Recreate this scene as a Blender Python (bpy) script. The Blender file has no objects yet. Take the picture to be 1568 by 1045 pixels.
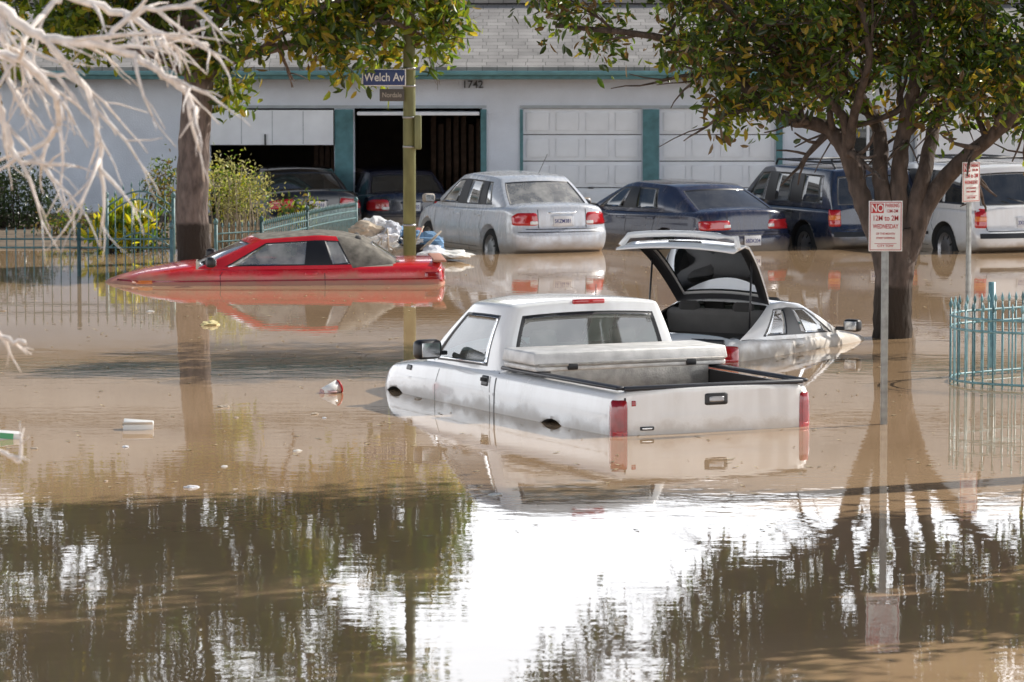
import bpy, bmesh, math, random
import numpy as np
from mathutils import Vector, Matrix, noise
from mathutils.bvhtree import BVHTree
random.seed(7)
sc=bpy.context.scene
COL=sc.collection
FP=6260.; CH=3.8; PIT=math.atan(514/6260); cP=math.cos(PIT); sP=math.sin(PIT)
def ray(px,py):
    a=(px-784)/FP; b=(522.5-py)/FP
    return Vector((a,cP+b*sP,-sP+b*cP))
def at(px,py,Y):
    r=ray(px,py); k=Y/r.y
    return Vector((r.x*k,Y,CH+r.z*k))
# ---------------------------------------------------------------- materials
def nt(name):
    m=bpy.data.materials.new(name); m.use_nodes=True
    n=m.node_tree; return m,n,n.nodes['Principled BSDF']
def N(n,t,**k):
    x=n.nodes.new(t)
    for a,b in k.items(): setattr(x,a,b)
    return x
def mat(name,col,rough=.6,metal=0,var=.15,vs=4,bump=0,bs=30,coat=0,stretch=(1,1,1),detail=5,tide=None):
    m,n,p=nt(name)
    p.inputs['Roughness'].default_value=rough; p.inputs['Metallic'].default_value=metal
    if coat: p.inputs['Coat Weight'].default_value=coat; p.inputs['Coat Roughness'].default_value=.05
    tc=N(n,'ShaderNodeTexCoord'); mp=N(n,'ShaderNodeMapping'); mp.inputs['Scale'].default_value=stretch
    n.links.new(tc.outputs['Object'],mp.inputs[0])
    no=N(n,'ShaderNodeTexNoise'); no.inputs['Scale'].default_value=vs; no.inputs['Detail'].default_value=detail
    n.links.new(mp.outputs[0],no.inputs['Vector'])
    r=N(n,'ShaderNodeValToRGB'); r.color_ramp.elements[0].position=.3; r.color_ramp.elements[1].position=.7
    r.color_ramp.elements[0].color=tuple(max(0,c*(1-var)) for c in col[:3])+(1,)
    r.color_ramp.elements[1].color=tuple(min(1,c*(1+var)) for c in col[:3])+(1,)
    n.links.new(no.outputs[0],r.inputs[0]); out=r.outputs[0]
    if tide:
        sx=N(n,'ShaderNodeSeparateXYZ'); n.links.new(tc.outputs['Object'],sx.inputs[0])
        a=N(n,'ShaderNodeMath',operation='MULTIPLY_ADD'); n.links.new(no.outputs[0],a.inputs[0]); a.inputs[1].default_value=-.12; n.links.new(sx.outputs[2],a.inputs[2])
        mr=N(n,'ShaderNodeMapRange'); n.links.new(a.outputs[0],mr.inputs[0]); mr.inputs[1].default_value=tide[0]; mr.inputs[2].default_value=tide[0]+.05
        mc=N(n,'ShaderNodeMix',data_type='RGBA'); n.links.new(mr.outputs[0],mc.inputs[0]); mc.inputs[6].default_value=tide[1]+(1,); n.links.new(out,mc.inputs[7]); out=mc.outputs[2]
    n.links.new(out,p.inputs['Base Color'])
    if bump:
        nb=N(n,'ShaderNodeTexNoise'); nb.inputs['Scale'].default_value=bs; nb.inputs['Detail'].default_value=4
        n.links.new(mp.outputs[0],nb.inputs['Vector'])
        b=N(n,'ShaderNodeBump'); b.inputs['Strength'].default_value=1; b.inputs['Distance'].default_value=bump
        n.links.new(nb.outputs[0],b.inputs['Height']); n.links.new(b.outputs[0],p.inputs['Normal'])
    return m
def paint(name,col,wl,metal=0,dust=.25,mudh=.22,rough=.2,mudmax=.75):
    """car paint with a dried-mud tide line starting at local height wl"""
    m,n,p=nt(name); L=n.links.new
    tc=N(n,'ShaderNodeTexCoord'); sx=N(n,'ShaderNodeSeparateXYZ'); L(tc.outputs['Object'],sx.inputs[0])
    n1=N(n,'ShaderNodeTexNoise'); n1.inputs['Scale'].default_value=3.2; n1.inputs['Detail'].default_value=8; n1.inputs['Roughness'].default_value=.65
    L(tc.outputs['Object'],n1.inputs['Vector'])
    mp=N(n,'ShaderNodeMapping'); mp.inputs['Scale'].default_value=(14,14,1.2); L(tc.outputs['Object'],mp.inputs[0])
    n2=N(n,'ShaderNodeTexNoise'); n2.inputs['Scale'].default_value=1; n2.inputs['Detail'].default_value=4; L(mp.outputs[0],n2.inputs['Vector'])
    a=N(n,'ShaderNodeMath',operation='MULTIPLY_ADD'); L(n1.outputs[0],a.inputs[0]); a.inputs[1].default_value=-.35; L(sx.outputs[2],a.inputs[2])
    mr=N(n,'ShaderNodeMapRange'); mr.interpolation_type='SMOOTHSTEP'; L(a.outputs[0],mr.inputs[0])
    mr.inputs[1].default_value=wl-.17; mr.inputs[2].default_value=wl-.17+mudh; mr.inputs[3].default_value=mudmax; mr.inputs[4].default_value=0
    d=N(n,'ShaderNodeMath',operation='MULTIPLY'); L(n1.outputs[0],d.inputs[0]); L(n2.outputs[0],d.inputs[1])
    dd=N(n,'ShaderNodeMapRange'); L(d.outputs[0],dd.inputs[0]); dd.inputs[1].default_value=.18; dd.inputs[2].default_value=.42; dd.inputs[4].default_value=dust
    mx=N(n,'ShaderNodeMath',operation='MAXIMUM'); L(mr.outputs[0],mx.inputs[0]); L(dd.outputs[0],mx.inputs[1])
    mc=N(n,'ShaderNodeMix',data_type='RGBA'); L(mx.outputs[0],mc.inputs[0]); mc.inputs[6].default_value=col+(1,); mc.inputs[7].default_value=(.38,.30,.21,1)
    L(mc.outputs[2],p.inputs['Base Color']); p.inputs['Metallic'].default_value=metal
    rr=N(n,'ShaderNodeMapRange'); L(mx.outputs[0],rr.inputs[0]); rr.inputs[2].default_value=.7; rr.inputs[3].default_value=rough; rr.inputs[4].default_value=.75
    L(rr.outputs[0],p.inputs['Roughness'])
    cw=N(n,'ShaderNodeMapRange'); L(mx.outputs[0],cw.inputs[0]); cw.inputs[2].default_value=.6; cw.inputs[3].default_value=.9; cw.inputs[4].default_value=0
    L(cw.outputs[0],p.inputs['Coat Weight']); p.inputs['Coat Roughness'].default_value=.04
    return m
def glassmat(name,tint,refl=.5,dirt=.3):
    m=bpy.data.materials.new(name); m.use_nodes=True; n=m.node_tree; n.nodes.clear(); L=n.links.new
    o=N(n,'ShaderNodeOutputMaterial'); t=N(n,'ShaderNodeBsdfTransparent'); t.inputs[0].default_value=tint+(1,)
    g=N(n,'ShaderNodeBsdfGlossy'); g.inputs['Roughness'].default_value=.03; g.inputs[0].default_value=(.95,.97,1,1)
    df=N(n,'ShaderNodeBsdfDiffuse'); df.inputs[0].default_value=(.55,.53,.47,1)
    tc=N(n,'ShaderNodeTexCoord'); no=N(n,'ShaderNodeTexNoise'); no.inputs['Scale'].default_value=5; no.inputs['Detail'].default_value=8; L(tc.outputs['Object'],no.inputs['Vector'])
    r=N(n,'ShaderNodeMapRange'); L(no.outputs[0],r.inputs[0]); r.inputs[1].default_value=.35; r.inputs[2].default_value=.8; r.inputs[3].default_value=dirt*.3; r.inputs[4].default_value=dirt
    m0=N(n,'ShaderNodeMixShader'); L(r.outputs[0],m0.inputs[0]); L(t.outputs[0],m0.inputs[1]); L(df.outputs[0],m0.inputs[2])
    f=N(n,'ShaderNodeFresnel'); f.inputs[0].default_value=1.5
    ma=N(n,'ShaderNodeMath',operation='MULTIPLY_ADD'); L(f.outputs[0],ma.inputs[0]); ma.inputs[1].default_value=1.3; ma.inputs[2].default_value=refl*.1
    ma.use_clamp=True
    mx=N(n,'ShaderNodeMixShader'); L(ma.outputs[0],mx.inputs[0]); L(m0.outputs[0],mx.inputs[1]); L(g.outputs[0],mx.inputs[2]); L(mx.outputs[0],o.inputs[0])
    return m
def leafmat(name,col,tr=.42,k=2.4):
    m=bpy.data.materials.new(name); m.use_nodes=True; n=m.node_tree; L=n.links.new
    p=n.nodes['Principled BSDF']; p.inputs['Base Color'].default_value=col+(1,); p.inputs['Roughness'].default_value=.33
    t=N(n,'ShaderNodeBsdfTranslucent'); t.inputs[0].default_value=(min(1,col[0]*k),min(1,col[1]*k*1.1),min(1,col[2]*1.5),1)
    mx=N(n,'ShaderNodeMixShader'); mx.inputs[0].default_value=tr
    L(p.outputs[0],mx.inputs[1]); L(t.outputs[0],mx.inputs[2]); L(mx.outputs[0],n.nodes['Material Output'].inputs[0])
    return m
M={}
M['trim']=mat('black_trim',(.016,.016,.018),.4)
M['rubber']=mat('rubber',(.02,.02,.02),.85)
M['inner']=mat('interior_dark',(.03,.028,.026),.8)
M['tan']=mat('interior_tan',(.30,.26,.21),.8)
M['seat']=mat('seat_grey',(.10,.095,.09),.9)
M['chrome']=mat('metal_bright',(.62,.62,.62),.25,1)
M['alloy']=mat('alloy',(.35,.35,.36),.35,.8)
M['red']=mat('tail_red',(.5,.012,.015),.12,coat=1,var=.1)
M['dred']=mat('tail_dark_red',(.30,.008,.012),.15,coat=1,var=.3,vs=9)
M['amber']=mat('tail_amber',(.75,.2,.03),.15,coat=1)
M['clear']=mat('lamp_clear',(.7,.7,.68),.1,coat=1)
M['plate']=mat('plate_white',(.75,.76,.78),.4)
M['plateblue']=mat('plate_text',(.05,.07,.25),.5)
M['glass']=glassmat('car_glass',(.60,.74,.70),1.8,.4)
M['glassdustsheen']=glassmat('dust_and_sky_sheen_glass',(.60,.74,.70),1.8,.95)  # pale film heavier than the dust: paints in a bright sky reflection
M['glassdark']=glassmat('tinted_glass',(.10,.12,.12),.6,dirt=.12)
M['glasslite']=glassmat('light_glass',(.70,.92,.82),.6,dirt=.4)
# ---------------------------------------------------------------- mesh helpers
def newobj(name,verts,faces,mats,parent=None,smooth=False,mi=None):
    me=bpy.data.meshes.new(name); me.from_pydata([tuple(v) for v in verts],[],faces)
    for m in (mats if isinstance(mats,(list,tuple)) else [mats]): me.materials.append(m)
    if mi is not None: me.polygons.foreach_set('material_index',mi)
    if smooth: me.polygons.foreach_set('use_smooth',[True]*len(me.polygons))
    me.update(); o=bpy.data.objects.new(name,me); COL.objects.link(o)
    if parent: o.parent=parent
    return o
def empty(name,loc=(0,0,0),rz=0,rot=None):
    e=bpy.data.objects.new(name,None); e.location=loc; e.rotation_euler=rot if rot else (0,0,rz); COL.objects.link(e); return e
def finalize(o):
    dg=bpy.context.evaluated_depsgraph_get(); dg.update()
    me=bpy.data.meshes.new_from_object(o.evaluated_get(dg)); o.modifiers.clear(); o.data=me
def rbox(name,size,loc,m,parent=None,bev=.01,rot=(0,0,0),seg=2,taper=None,jit=0):
    bm=bmesh.new(); bmesh.ops.create_cube(bm,size=1)
    for v in bm.verts:
        v.co=Vector((v.co.x*size[0],v.co.y*size[1],v.co.z*size[2]))
        if taper and v.co.z>0: v.co.x*=taper[0]; v.co.y*=taper[1]
        if jit: v.co+=Vector([random.uniform(-jit,jit) for _ in range(3)])
    if bev: bmesh.ops.bevel(bm,geom=bm.edges[:],offset=bev,segments=seg,profile=.5,affect='EDGES')
    me=bpy.data.meshes.new(name); bm.to_mesh(me); bm.free(); me.materials.append(m)
    o=bpy.data.objects.new(name,me); COL.objects.link(o); o.location=loc; o.rotation_euler=rot
    if parent: o.parent=parent
    if bev: me.polygons.foreach_set('use_smooth',[True]*len(me.polygons)); 
    return o
def cyl(name,r,h,loc,m,parent=None,rot=(0,0,0),n=24,r2=None):
    bm=bmesh.new(); bmesh.ops.create_cone(bm,cap_ends=True,segments=n,radius1=r,radius2=r if r2 is None else r2,depth=h)
    me=bpy.data.meshes.new(name); bm.to_mesh(me); bm.free(); me.materials.append(m)
    for p in me.polygons: p.use_smooth=len(p.vertices)==4
    o=bpy.data.objects.new(name,me); COL.objects.link(o); o.location=loc; o.rotation_euler=rot
    if parent: o.parent=parent
    return o
def tube(V,F,path,rad,n=8):
    base=len(V); k=len(path)
    for i,p in enumerate(path):
        d=(path[min(i+1,k-1)]-path[max(i-1,0)])
        if d.length<1e-6: d=Vector((0,0,1))
        d.normalize(); a=d.cross(Vector((.31,.9,.17))).normalized(); b=d.cross(a)
        for j in range(n):
            t=2*math.pi*j/n; V.append(p+(a*math.cos(t)+b*math.sin(t))*rad[i])
    for i in range(k-1):
        for j in range(n):
            F.append((base+i*n+j,base+i*n+(j+1)%n,base+(i+1)*n+(j+1)%n,base+(i+1)*n+j))
    F.append(tuple(base+j for j in range(n))[::-1]); F.append(tuple(base+(k-1)*n+j for j in range(n)))
def tubeobj(name,paths,r,m,parent=None,n=8):
    V=[];F=[]
    for p in paths:
        p=[Vector(q) for q in p]; tube(V,F,p,[r]*len(p),n)
    return newobj(name,V,F,m,parent,True)
def text(name,s,size,loc,rot,m,parent=None,ext=.001,sx=1,align='CENTER'):
    c=bpy.data.curves.new(name,'FONT'); c.body=s; c.size=size; c.extrude=ext; c.align_x=align; c.align_y='CENTER'; c.offset=size*.012
    t=bpy.data.objects.new(name,c); COL.objects.link(t)
    dg=bpy.context.evaluated_depsgraph_get(); me=bpy.data.meshes.new_from_object(t.evaluated_get(dg)); bpy.data.objects.remove(t)
    o=bpy.data.objects.new(name,me); COL.objects.link(o); me.materials.clear(); me.materials.append(m)
    o.location=loc; o.rotation_euler=rot; o.scale=(sx,1,1)
    if parent: o.parent=parent
    return o
def sm(tab,x,w=.12):
    X=[p[0] for p in tab]; Z=[p[1] for p in tab]
    return float(np.mean([np.interp(x+w*k,X,Z) for k in (-1,-.5,0,.5,1)]))
# ---------------------------------------------------------------- car body
def body(name,S,mats,parent):
    L=S['L']; ni,nj,nk=S.get('ni',56),12,12
    sp=S.get('side',[(0,.93),(.2,.985),(.45,1.0),(.72,.985),(.76,.965),(.93,.95),(1,.915)])
    idx={}; V=[];F=[]
    def vert(i,j,k):
        key=(i,j,k)
        if key in idx: return idx[key]
        a=-1+2*i/ni; b=-1+2*j/nj; c=k/nk
        x0=a*L/2
        zt=sm(S['ztop'],x0,S.get('sw',.1))-S.get('drop',.035)*abs(b)**6; zb=sm(S['zbot'],x0)
        z=zb+(zt-zb)*c+S.get('crown',.035)*(1-b*b)*c**4
        w=sm(S['hw'],x0)*np.interp(c,[p[0] for p in sp],[p[1] for p in sp])
        y=b*w
        wg=abs(a)**7
        if a<0: x=x0+wg*(sm(S['rear'],z,.03)+S.get('rpull',.14)*abs(b)**4)
        else: x=x0-wg*(sm(S['front'],z,.03)+S.get('fpull',.3)*abs(b)**3)
        idx[key]=len(V); V.append((x,y,z)); return idx[key]
    for i in range(ni):
        for j in range(nj):
            F.append((vert(i,j,0),vert(i,j+1,0),vert(i+1,j+1,0),vert(i+1,j,0)))
            F.append((vert(i,j,nk),vert(i+1,j,nk),vert(i+1,j+1,nk),vert(i,j+1,nk)))
        for k in range(nk):
            F.append((vert(i,0,k),vert(i+1,0,k),vert(i+1,0,k+1),vert(i,0,k+1)))
            F.append((vert(i,nj,k),vert(i,nj,k+1),vert(i+1,nj,k+1),vert(i+1,nj,k)))
    for j in range(nj):
        for k in range(nk):
            F.append((vert(0,j,k),vert(0,j,k+1),vert(0,j+1,k+1),vert(0,j+1,k)))
            F.append((vert(ni,j,k),vert(ni,j+1,k),vert(ni,j+1,k+1),vert(ni,j,k+1)))
    o=newobj(name,V,F,mats,parent,True)
    md=o.modifiers.new('s','SUBSURF'); md.levels=1; finalize(o)
    return o
def getbvh(o):
    bm=bmesh.new(); bm.from_mesh(o.data); t=BVHTree.FromBMesh(bm); bm.free(); return t
def hitpt(bvh,phi,u,v,top=False,px=None):
    if top: o=Vector((u,v,5)); d=Vector((0,0,-1))
    elif px is not None:
        d=Vector((math.cos(phi),math.sin(phi),0)); o=Vector((px,u,v))-d*2
    else:
        d=Vector((math.cos(phi),math.sin(phi),0)); o=Vector((-math.sin(phi),math.cos(phi),0))*u-d*6+Vector((0,0,v))
    h=bvh.ray_cast(o,d)
    if h[0] is None:
        h=bvh.find_nearest(o+d*(2.0 if px is not None else 5.2))
    return h[0],h[1],-d
REAR=0.0; LEFT=-math.pi/2; RIGHT=math.pi/2
def decal(name,bvh,phi,pts,m,parent,off=.008,top=False,n=40,px=None):
    P=[Vector(p) for p in pts]; c=sum(P,Vector((0,0)))/len(P)
    per=[]; k=len(P)
    for i in range(k):
        a=P[i]; b=P[(i+1)%k]; s=max(2,int(n/k))
        for q in range(s): per.append(a.lerp(b,q/s))
    for _ in range(2): per=[(per[i-1]+per[i]*2+per[(i+1)%len(per)])/4 for i in range(len(per))]
    V=[];F=[]; nn=len(per); rings=[0.0,.3,.6,.93,1.0]
    h=hitpt(bvh,phi,c.x,c.y,top,px); V.append(h[0]+h[1]*off)
    for r in rings[1:]:
        for q in per:
            w=c.lerp(q,r); h=hitpt(bvh,phi,w.x,w.y,top,px)
            V.append(h[0]+h[1]*(off if r<1 else -.004))
    for j in range(nn): F.append((0,1+j,1+(j+1)%nn))
    for r in range(len(rings)-2):
        for j in range(nn):
            F.append((1+r*nn+j,1+(r+1)*nn+j,1+(r+1)*nn+(j+1)%nn,1+r*nn+(j+1)%nn))
    return newobj(name,V,F,m,parent,True)
def seam(name,bvh,phi,pls,m,parent,w=.009,off=.0025,top=False):
    V=[];F=[]
    for pl in pls:
        P=[Vector(p) for p in pl]; S=[]
        for a,b in zip(P[:-1],P[1:]):
            s=max(1,int((b-a).length/.05))
            for q in range(s): S.append(a.lerp(b,q/s))
        S.append(P[-1]); base=len(V)
        for i,p in enumerate(S):
            d=(S[min(i+1,len(S)-1)]-S[max(0,i-1)]).normalized(); nn=Vector((-d.y,d.x))*w/2
            for s in (-1,1):
                h=hitpt(bvh,phi,p.x+nn.x*s,p.y+nn.y*s,top); V.append(h[0]+h[1]*off)
        for i in range(len(S)-1): F.append((base+2*i,base+2*i+1,base+2*i+3,base+2*i+2))
    return newobj(name,V,F,m,parent,True)
def greenhouse(name,G,zb,mats,parent):
    """mats: paint, glass, trim, roof"""
    cols=G['cols']; nC=len(cols); zr=G['zr']; wb,wt=G['wb'],G['wt']
    tap=G.get('tap',[1]*nC); rows=G.get('rows',[0,.09,.3,.6,.89,.945,1.0]); g0,g1=G.get('gr',(1,4))
    r0,r1=G.get('rr',(g0,g1)); bf,br,cr=G.get('bf',.16),G.get('br',.12),G.get('crown',.035)
    vs=G.get('vs',[-1,-.93,-.6,-.3,0,.3,.6,.93,1]); vr=G.get('vr',.94); vf=G.get('vf',.94)
    V=[];F=[];MI=[];K={}
    def add(p):
        key=(round(p[0],4),round(p[1],4),round(p[2],4))
        if key not in K: K[key]=len(V); V.append(p)
        return K[key]
    def W(i,t): return tap[i]*(wb+(wt-wb)*t+.03*math.sin(math.pi*t))
    def P(i,t,v):
        xb,xt=cols[i]; x=xb+(xt-xb)*t
        z0=zb(xb)-.05
        z=z0+(zr[i]-z0)*t
        x+= (bf if i==0 else (-br if i==nC-1 else 0))*(1-v*v)
        return (x,v*W(i,t),z+cr*(1-v*v)*t)
    R=len(rows)
    for s in (-1,1):
        for i in range(nC-1):
            for r in range(R-1):
                q=[add(P(i,rows[r],s)),add(P(i+1,rows[r],s)),add(P(i+1,rows[r+1],s)),add(P(i,rows[r+1],s))]
                F.append(q if s>0 else q[::-1])
                fl=G['flags'][i]
                MI.append(fl if (fl in (1,2) and g0<=r<g1) else (3 if fl==3 else 0))
    for e in (0,nC-1):
        if e==0 and not G.get('front',True): continue
        if e and not G.get('rearpane',True): continue
        for r in range(R-1):
            for j in range(len(vs)-1):
                q=[add(P(e,rows[r],vs[j])),add(P(e,rows[r],vs[j+1])),add(P(e,rows[r+1],vs[j+1])),add(P(e,rows[r+1],vs[j]))]
                F.append(q if e==0 else q[::-1])
                mid=abs(vs[j]+vs[j+1])/2
                lo,hi=(g0,g1) if e==0 else (r0,r1)
                ok=lo<=r<hi and mid<(vf if e==0 else vr)
                MI.append(1 if ok else (G.get('rearmat',0) if e else 0))
    xf,xr=cols[0][1],cols[-1][1]
    for i in range(nC-1):
        for j in range(len(vs)-1):
            q=[]
            for (a,b) in ((i,j),(i+1,j),(i+1,j+1),(i,j+1)):
                v=vs[b]; p=P(a,1,v)
                if a not in (0,nC-1):
                    g=(cols[a][1]-xr)/(xf-xr); p=(p[0]+(bf*g**3-br*(1-g)**3)*(1-v*v),p[1],p[2])
                q.append(add(p))
            F.append(q); MI.append(3)
    o=newobj(name,V,F,mats,parent,True,MI)
    bm=bmesh.new(); bm.from_mesh(o.data); bmesh.ops.recalc_face_normals(bm,faces=bm.faces)
    up=[f for f in bm.faces if f.material_index==3 and abs(f.normal.z)>.8]
    if up and sum(f.normal.z for f in up)<0: bmesh.ops.reverse_faces(bm,faces=bm.faces)
    bm.to_mesh(o.data); bm.free()
    md=o.modifiers.new('s','SUBSURF'); md.levels=2; finalize(o)
    bm=bmesh.new(); bm.from_mesh(o.data)
    gl=[f for f in bm.faces if f.material_index==1]
    if gl:
        r=bmesh.ops.inset_region(bm,faces=gl,thickness=G.get('trimw',.016),depth=0,use_even_offset=True)
        for f in r['faces']: f.material_index=2
        gl=[f for f in bm.faces if f.material_index==1]
        r=bmesh.ops.inset_region(bm,faces=gl,thickness=.004,depth=-.008)
        for f in r['faces']: f.material_index=2
    bm.to_mesh(o.data); bm.free()
    return o
def wheel(parent,x,y,r,w=.2,m='alloy'):
    V=[];F=[];MI=[]
    prof=[(0.0,.02),(.12*r/.31,.03),(.6*r,.0),(.64*r,.035),(.68*r,.04),(.72*r,.045),(.9*r,.05),(r,.02),(r,-w+.03),(.85*r,-w),(0,-w)]
    n=28
    for (rr,yy) in prof:
        for j in range(n):
            t=2*math.pi*j/n; V.append((rr*math.cos(t),yy,rr*math.sin(t)))
    for i in range(len(prof)-1):
        for j in range(n):
            F.append((i*n+j,i*n+(j+1)%n,(i+1)*n+(j+1)%n,(i+1)*n+j))
            mi=1 if i>=4 else 0
            if i==1 and (j%4 in (0,)): mi=1
            MI.append(mi)
    s=1 if y>0 else -1
    V=[(a+x,y+s*b-s*.05,c+r) for a,b,c in V]
    return newobj('wheel',V,F,[M[m],M['rubber']],parent,True,MI)
def arches(o,S,r):
    tmp=[]
    for x in S['wheels']:
        c=cyl('cut',r,2.6,(0,0,0),M['inner'],rot=(0,0,0),n=40)
        c.data.transform(Matrix.Translation((x,0,S.get('wr',.31)+S.get('archup',.02)))@Matrix.Rotation(math.pi/2,4,'X'))
        c.parent=o.parent
        md=o.modifiers.new('b','BOOLEAN'); md.object=c; md.operation='DIFFERENCE'; md.solver='EXACT'; tmp.append(c)
    finalize(o)
    for c in tmp: bpy.data.objects.remove(c)
    for p in o.data.polygons:
        c=p.center
        for x in S['wheels']:
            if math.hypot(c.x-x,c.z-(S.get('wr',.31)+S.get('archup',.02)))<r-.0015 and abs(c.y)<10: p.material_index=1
def mirror(parent,x,y,z,m,scale=1):
    s=1 if y>0 else -1
    rbox('mirror',(.12*scale,.2*scale,.14*scale),(x,y,z),m,parent,.04*scale,rot=(0,0,s*.15),seg=3)
    rbox('mirror_glass',(.006,.15*scale,.10*scale),(x-.064*scale,y,z),M['chrome'],parent,.002,rot=(0,0,s*.15))
    rbox('mirror_arm',(.05,.16,.04),(x+.01,y-s*.13,z-.04),M['trim'],parent,.01)
def build_car(name,S,rear,heading,wl,pitch=0,roll=0):
    """rear: world (X,Y) of rear bumper centre; heading deg left of +Y; wl: local height of the waterline"""
    e=empty(name)
    pm=S['paint']; inn=S.get('inner',M['inner'])
    b=body('body',S,[pm,inn],e)
    bvh=getbvh(b)
    G=S['G']; x0=G['cols'][0][0]-.05; x1=G['cols'][-1][0]+.1
    for p in b.data.polygons:
        if p.normal.z>.7 and x1<p.center.x<x0 and abs(p.center.y)<G['wb']-.06 and p.center.z>.6: p.material_index=1
    if S.get('cutbox'):
        for cb in S['cutbox']:
            c=rbox('cut',cb[0],(0,0,0),M['inner'],None,0); c.data.transform(Matrix.Translation(cb[1])); c.parent=e
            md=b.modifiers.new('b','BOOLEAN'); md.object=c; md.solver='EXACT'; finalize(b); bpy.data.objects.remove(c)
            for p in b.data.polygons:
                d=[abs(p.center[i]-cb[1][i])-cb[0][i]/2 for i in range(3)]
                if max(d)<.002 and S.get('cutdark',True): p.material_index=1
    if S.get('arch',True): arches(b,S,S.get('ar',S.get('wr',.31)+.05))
    for x in S['wheels']:
        for s in (-1,1): wheel(e,x,s*(S['W']/2-.03),S.get('wr',.31))
    zb=lambda x: sm(S['ztop'],x,.1)
    greenhouse('cabin',G,zb,[pm,G.get('glass',M['glass']),M['trim'],G.get('roofmat',pm)],e)
    bz=zb(0)
    for sx in S.get('seats',(.0,-.85)):
        if sx is None: continue
        for s in (-1,1):
            rbox('seat_back',(.12,.46,.34),(sx-.12,s*.34,bz+.06),S.get('seatm',M['seat']),e,.04,rot=(0,-.2,0))
            rbox('headrest',(.09,.25,.17),(sx-.2,s*.34,bz+.31),S.get('seatm',M['seat']),e,.04,rot=(0,-.15,0))
    rbox('dashboard',(.35,G['wb']*1.7,.12),(G['cols'][0][0]-.3,0,zb(G['cols'][0][0]-.3)-.0),M['inner'],e,.04)
    for ph,sg in ((LEFT,1),(RIGHT,-1)):
        sl=[[(sg*x,z) for x,z in pl] for pl in S['sideseams']]
        seam('door_seams',bvh,ph,sl,M['trim'],e,off=.002)
        for hx,hz in S.get('handles',[]):
            decal('door_handle',bvh,ph,[(sg*(hx-.09),hz-.018),(sg*(hx+.09),hz-.018),(sg*(hx+.09),hz+.018),(sg*(hx-.09),hz+.018)],S.get('handlemat',pm),e,off=.03)
        if S.get('strip'):
            x0_,x1_,z_=S['strip']
            seam('rub_strip',bvh,ph,[[(sg*x0_,z_),(sg*x1_,z_)]],S.get('stripmat',pm),e,w=.05,off=.012)
        if S.get('mirror',True):
            mx,mz=S.get('mpos',(G['cols'][1][0]-.16,zb(G['cols'][1][0])+.07))
            mirror(e,mx,sg*(G['wb']+S.get('mout',.15)),mz,S.get('mirrormat',pm),S.get('mscale',1))
        for (pts,mm,ang) in S['tails']:
            decal('tail_light',bvh,-sg*ang,[(sg*y,z) for y,z in pts],M[mm],e,off=.016 if mm in('clear','amber') else .012,px=-S['L']/2)
    seam('rear_seams',bvh,REAR,S['rearseams'],M['trim'],e,w=.012)
    if S.get('plate'):
        y,z,s=S['plate']
        h=hitpt(bvh,REAR,y,z)
        if S.get('recess',True): decal('plate_recess',bvh,REAR,[(y-.21,z-.09),(y+.21,z-.09),(y+.21,z+.1),(y-.21,z+.1)],S.get('recmat',pm),e,off=.003)
        rbox('license_plate',(.008,.305,.152),(h[0].x-.018,y,z),M['plate'],e,.002)
        text('plate_text',s,.085,(h[0].x-.024,y,z-.005),(math.pi/2,0,-math.pi/2),M['plateblue'],e,sx=.8)
    if S.get('extra'): S['extra'](e,bvh,zb)
    a=math.radians(90+heading); h=Vector((math.cos(a),math.sin(a),0))
    c=Vector((rear[0],rear[1],0))+h*S['L']/2
    e.location=(c.x,c.y,-wl); e.rotation_euler=(math.radians(roll),math.radians(pitch),a)
    return e
# ---------------------------------------------------------------- generic sedan
def sedan(col,wl,metal=.0,dust=.25,L=4.53,W=1.70,H=1.47,deck=1.0,glass='glass',tails=None,plate='5KZM381',**kw):
    h=L/2; hw=W/2
    S=dict(L=L,W=W,paint=paint('paint_'+str(random.random())[2:6],col,wl,metal,dust),
      ztop=[(-h,deck-.03),(-h+.12,deck-.0),(-h+.5,deck+.01),(-.9,.97),(.9,.93),(1.15,.94),(1.6,.88),(2.0,.77),(h-.08,.68),(h,.6)],
      zbot=[(-h,.34),(-h+.3,.22),(-1,.2),(1,.2),(h-.3,.2),(h,.26)],
      hw=[(-h,hw*.91),(-h+.25,hw*.965),(-1.2,hw),(1.2,hw),(h-.3,hw*.94),(h,hw*.82)],
      rear=[(.2,.05),(.33,-.02),(.60,-.02),(.63,.05),(.8,.06),(deck-.06,.08),(deck,.10)],
      front=[(.2,.05),(.4,0),(.6,.02),(.8,.12)],
      wheels=(1.35,-1.25),wr=.31,
      sideseams=[[(.98,.35),(1.0,.8),(.95,.92)],[(-.08,.3),(-.06,.9)],[(-1.0,.45),(-.88,.62),(-.93,.9)],[(1.0,.32),(-.75,.32)]],
      handles=[(.1,.8),(-.78,.82)],
      tails=tails or [([(.42,.70),(.90,.70),(.92,.84),(.80,.90),(.46,.90)],'red',.5),([(.44,.715),(.58,.715),(.58,.77),(.44,.77)],'clear',.5)],
      rearseams=[[(-.60,.645),(.60,.645)],[(-.40,.66),(-.40,.95)],[(.40,.66),(.40,.95)],[(-hw*.85,.60),(hw*.85,.60)]],
      plate=(0,.77,plate),strip=(.95,-.95,.56),
      G=dict(cols=[(1.22,.36),(1.15,.31),(.0,.0),(-.06,-.055),(-.88,-.78),(-.93,-.82),(-1.20,-.93),(-1.68,-1.08)],
         flags=[0,1,2,1,2,1,0],zr=[H-.085,H-.075,H-.04,H-.04,H-.055,H-.06,H-.065,H-.085],
         wb=hw-.06,wt=hw-.24,tap=[.95,.96,1,1,.99,.985,.975,.93],glass=M[glass]))
    S.update(kw); return S
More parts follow.
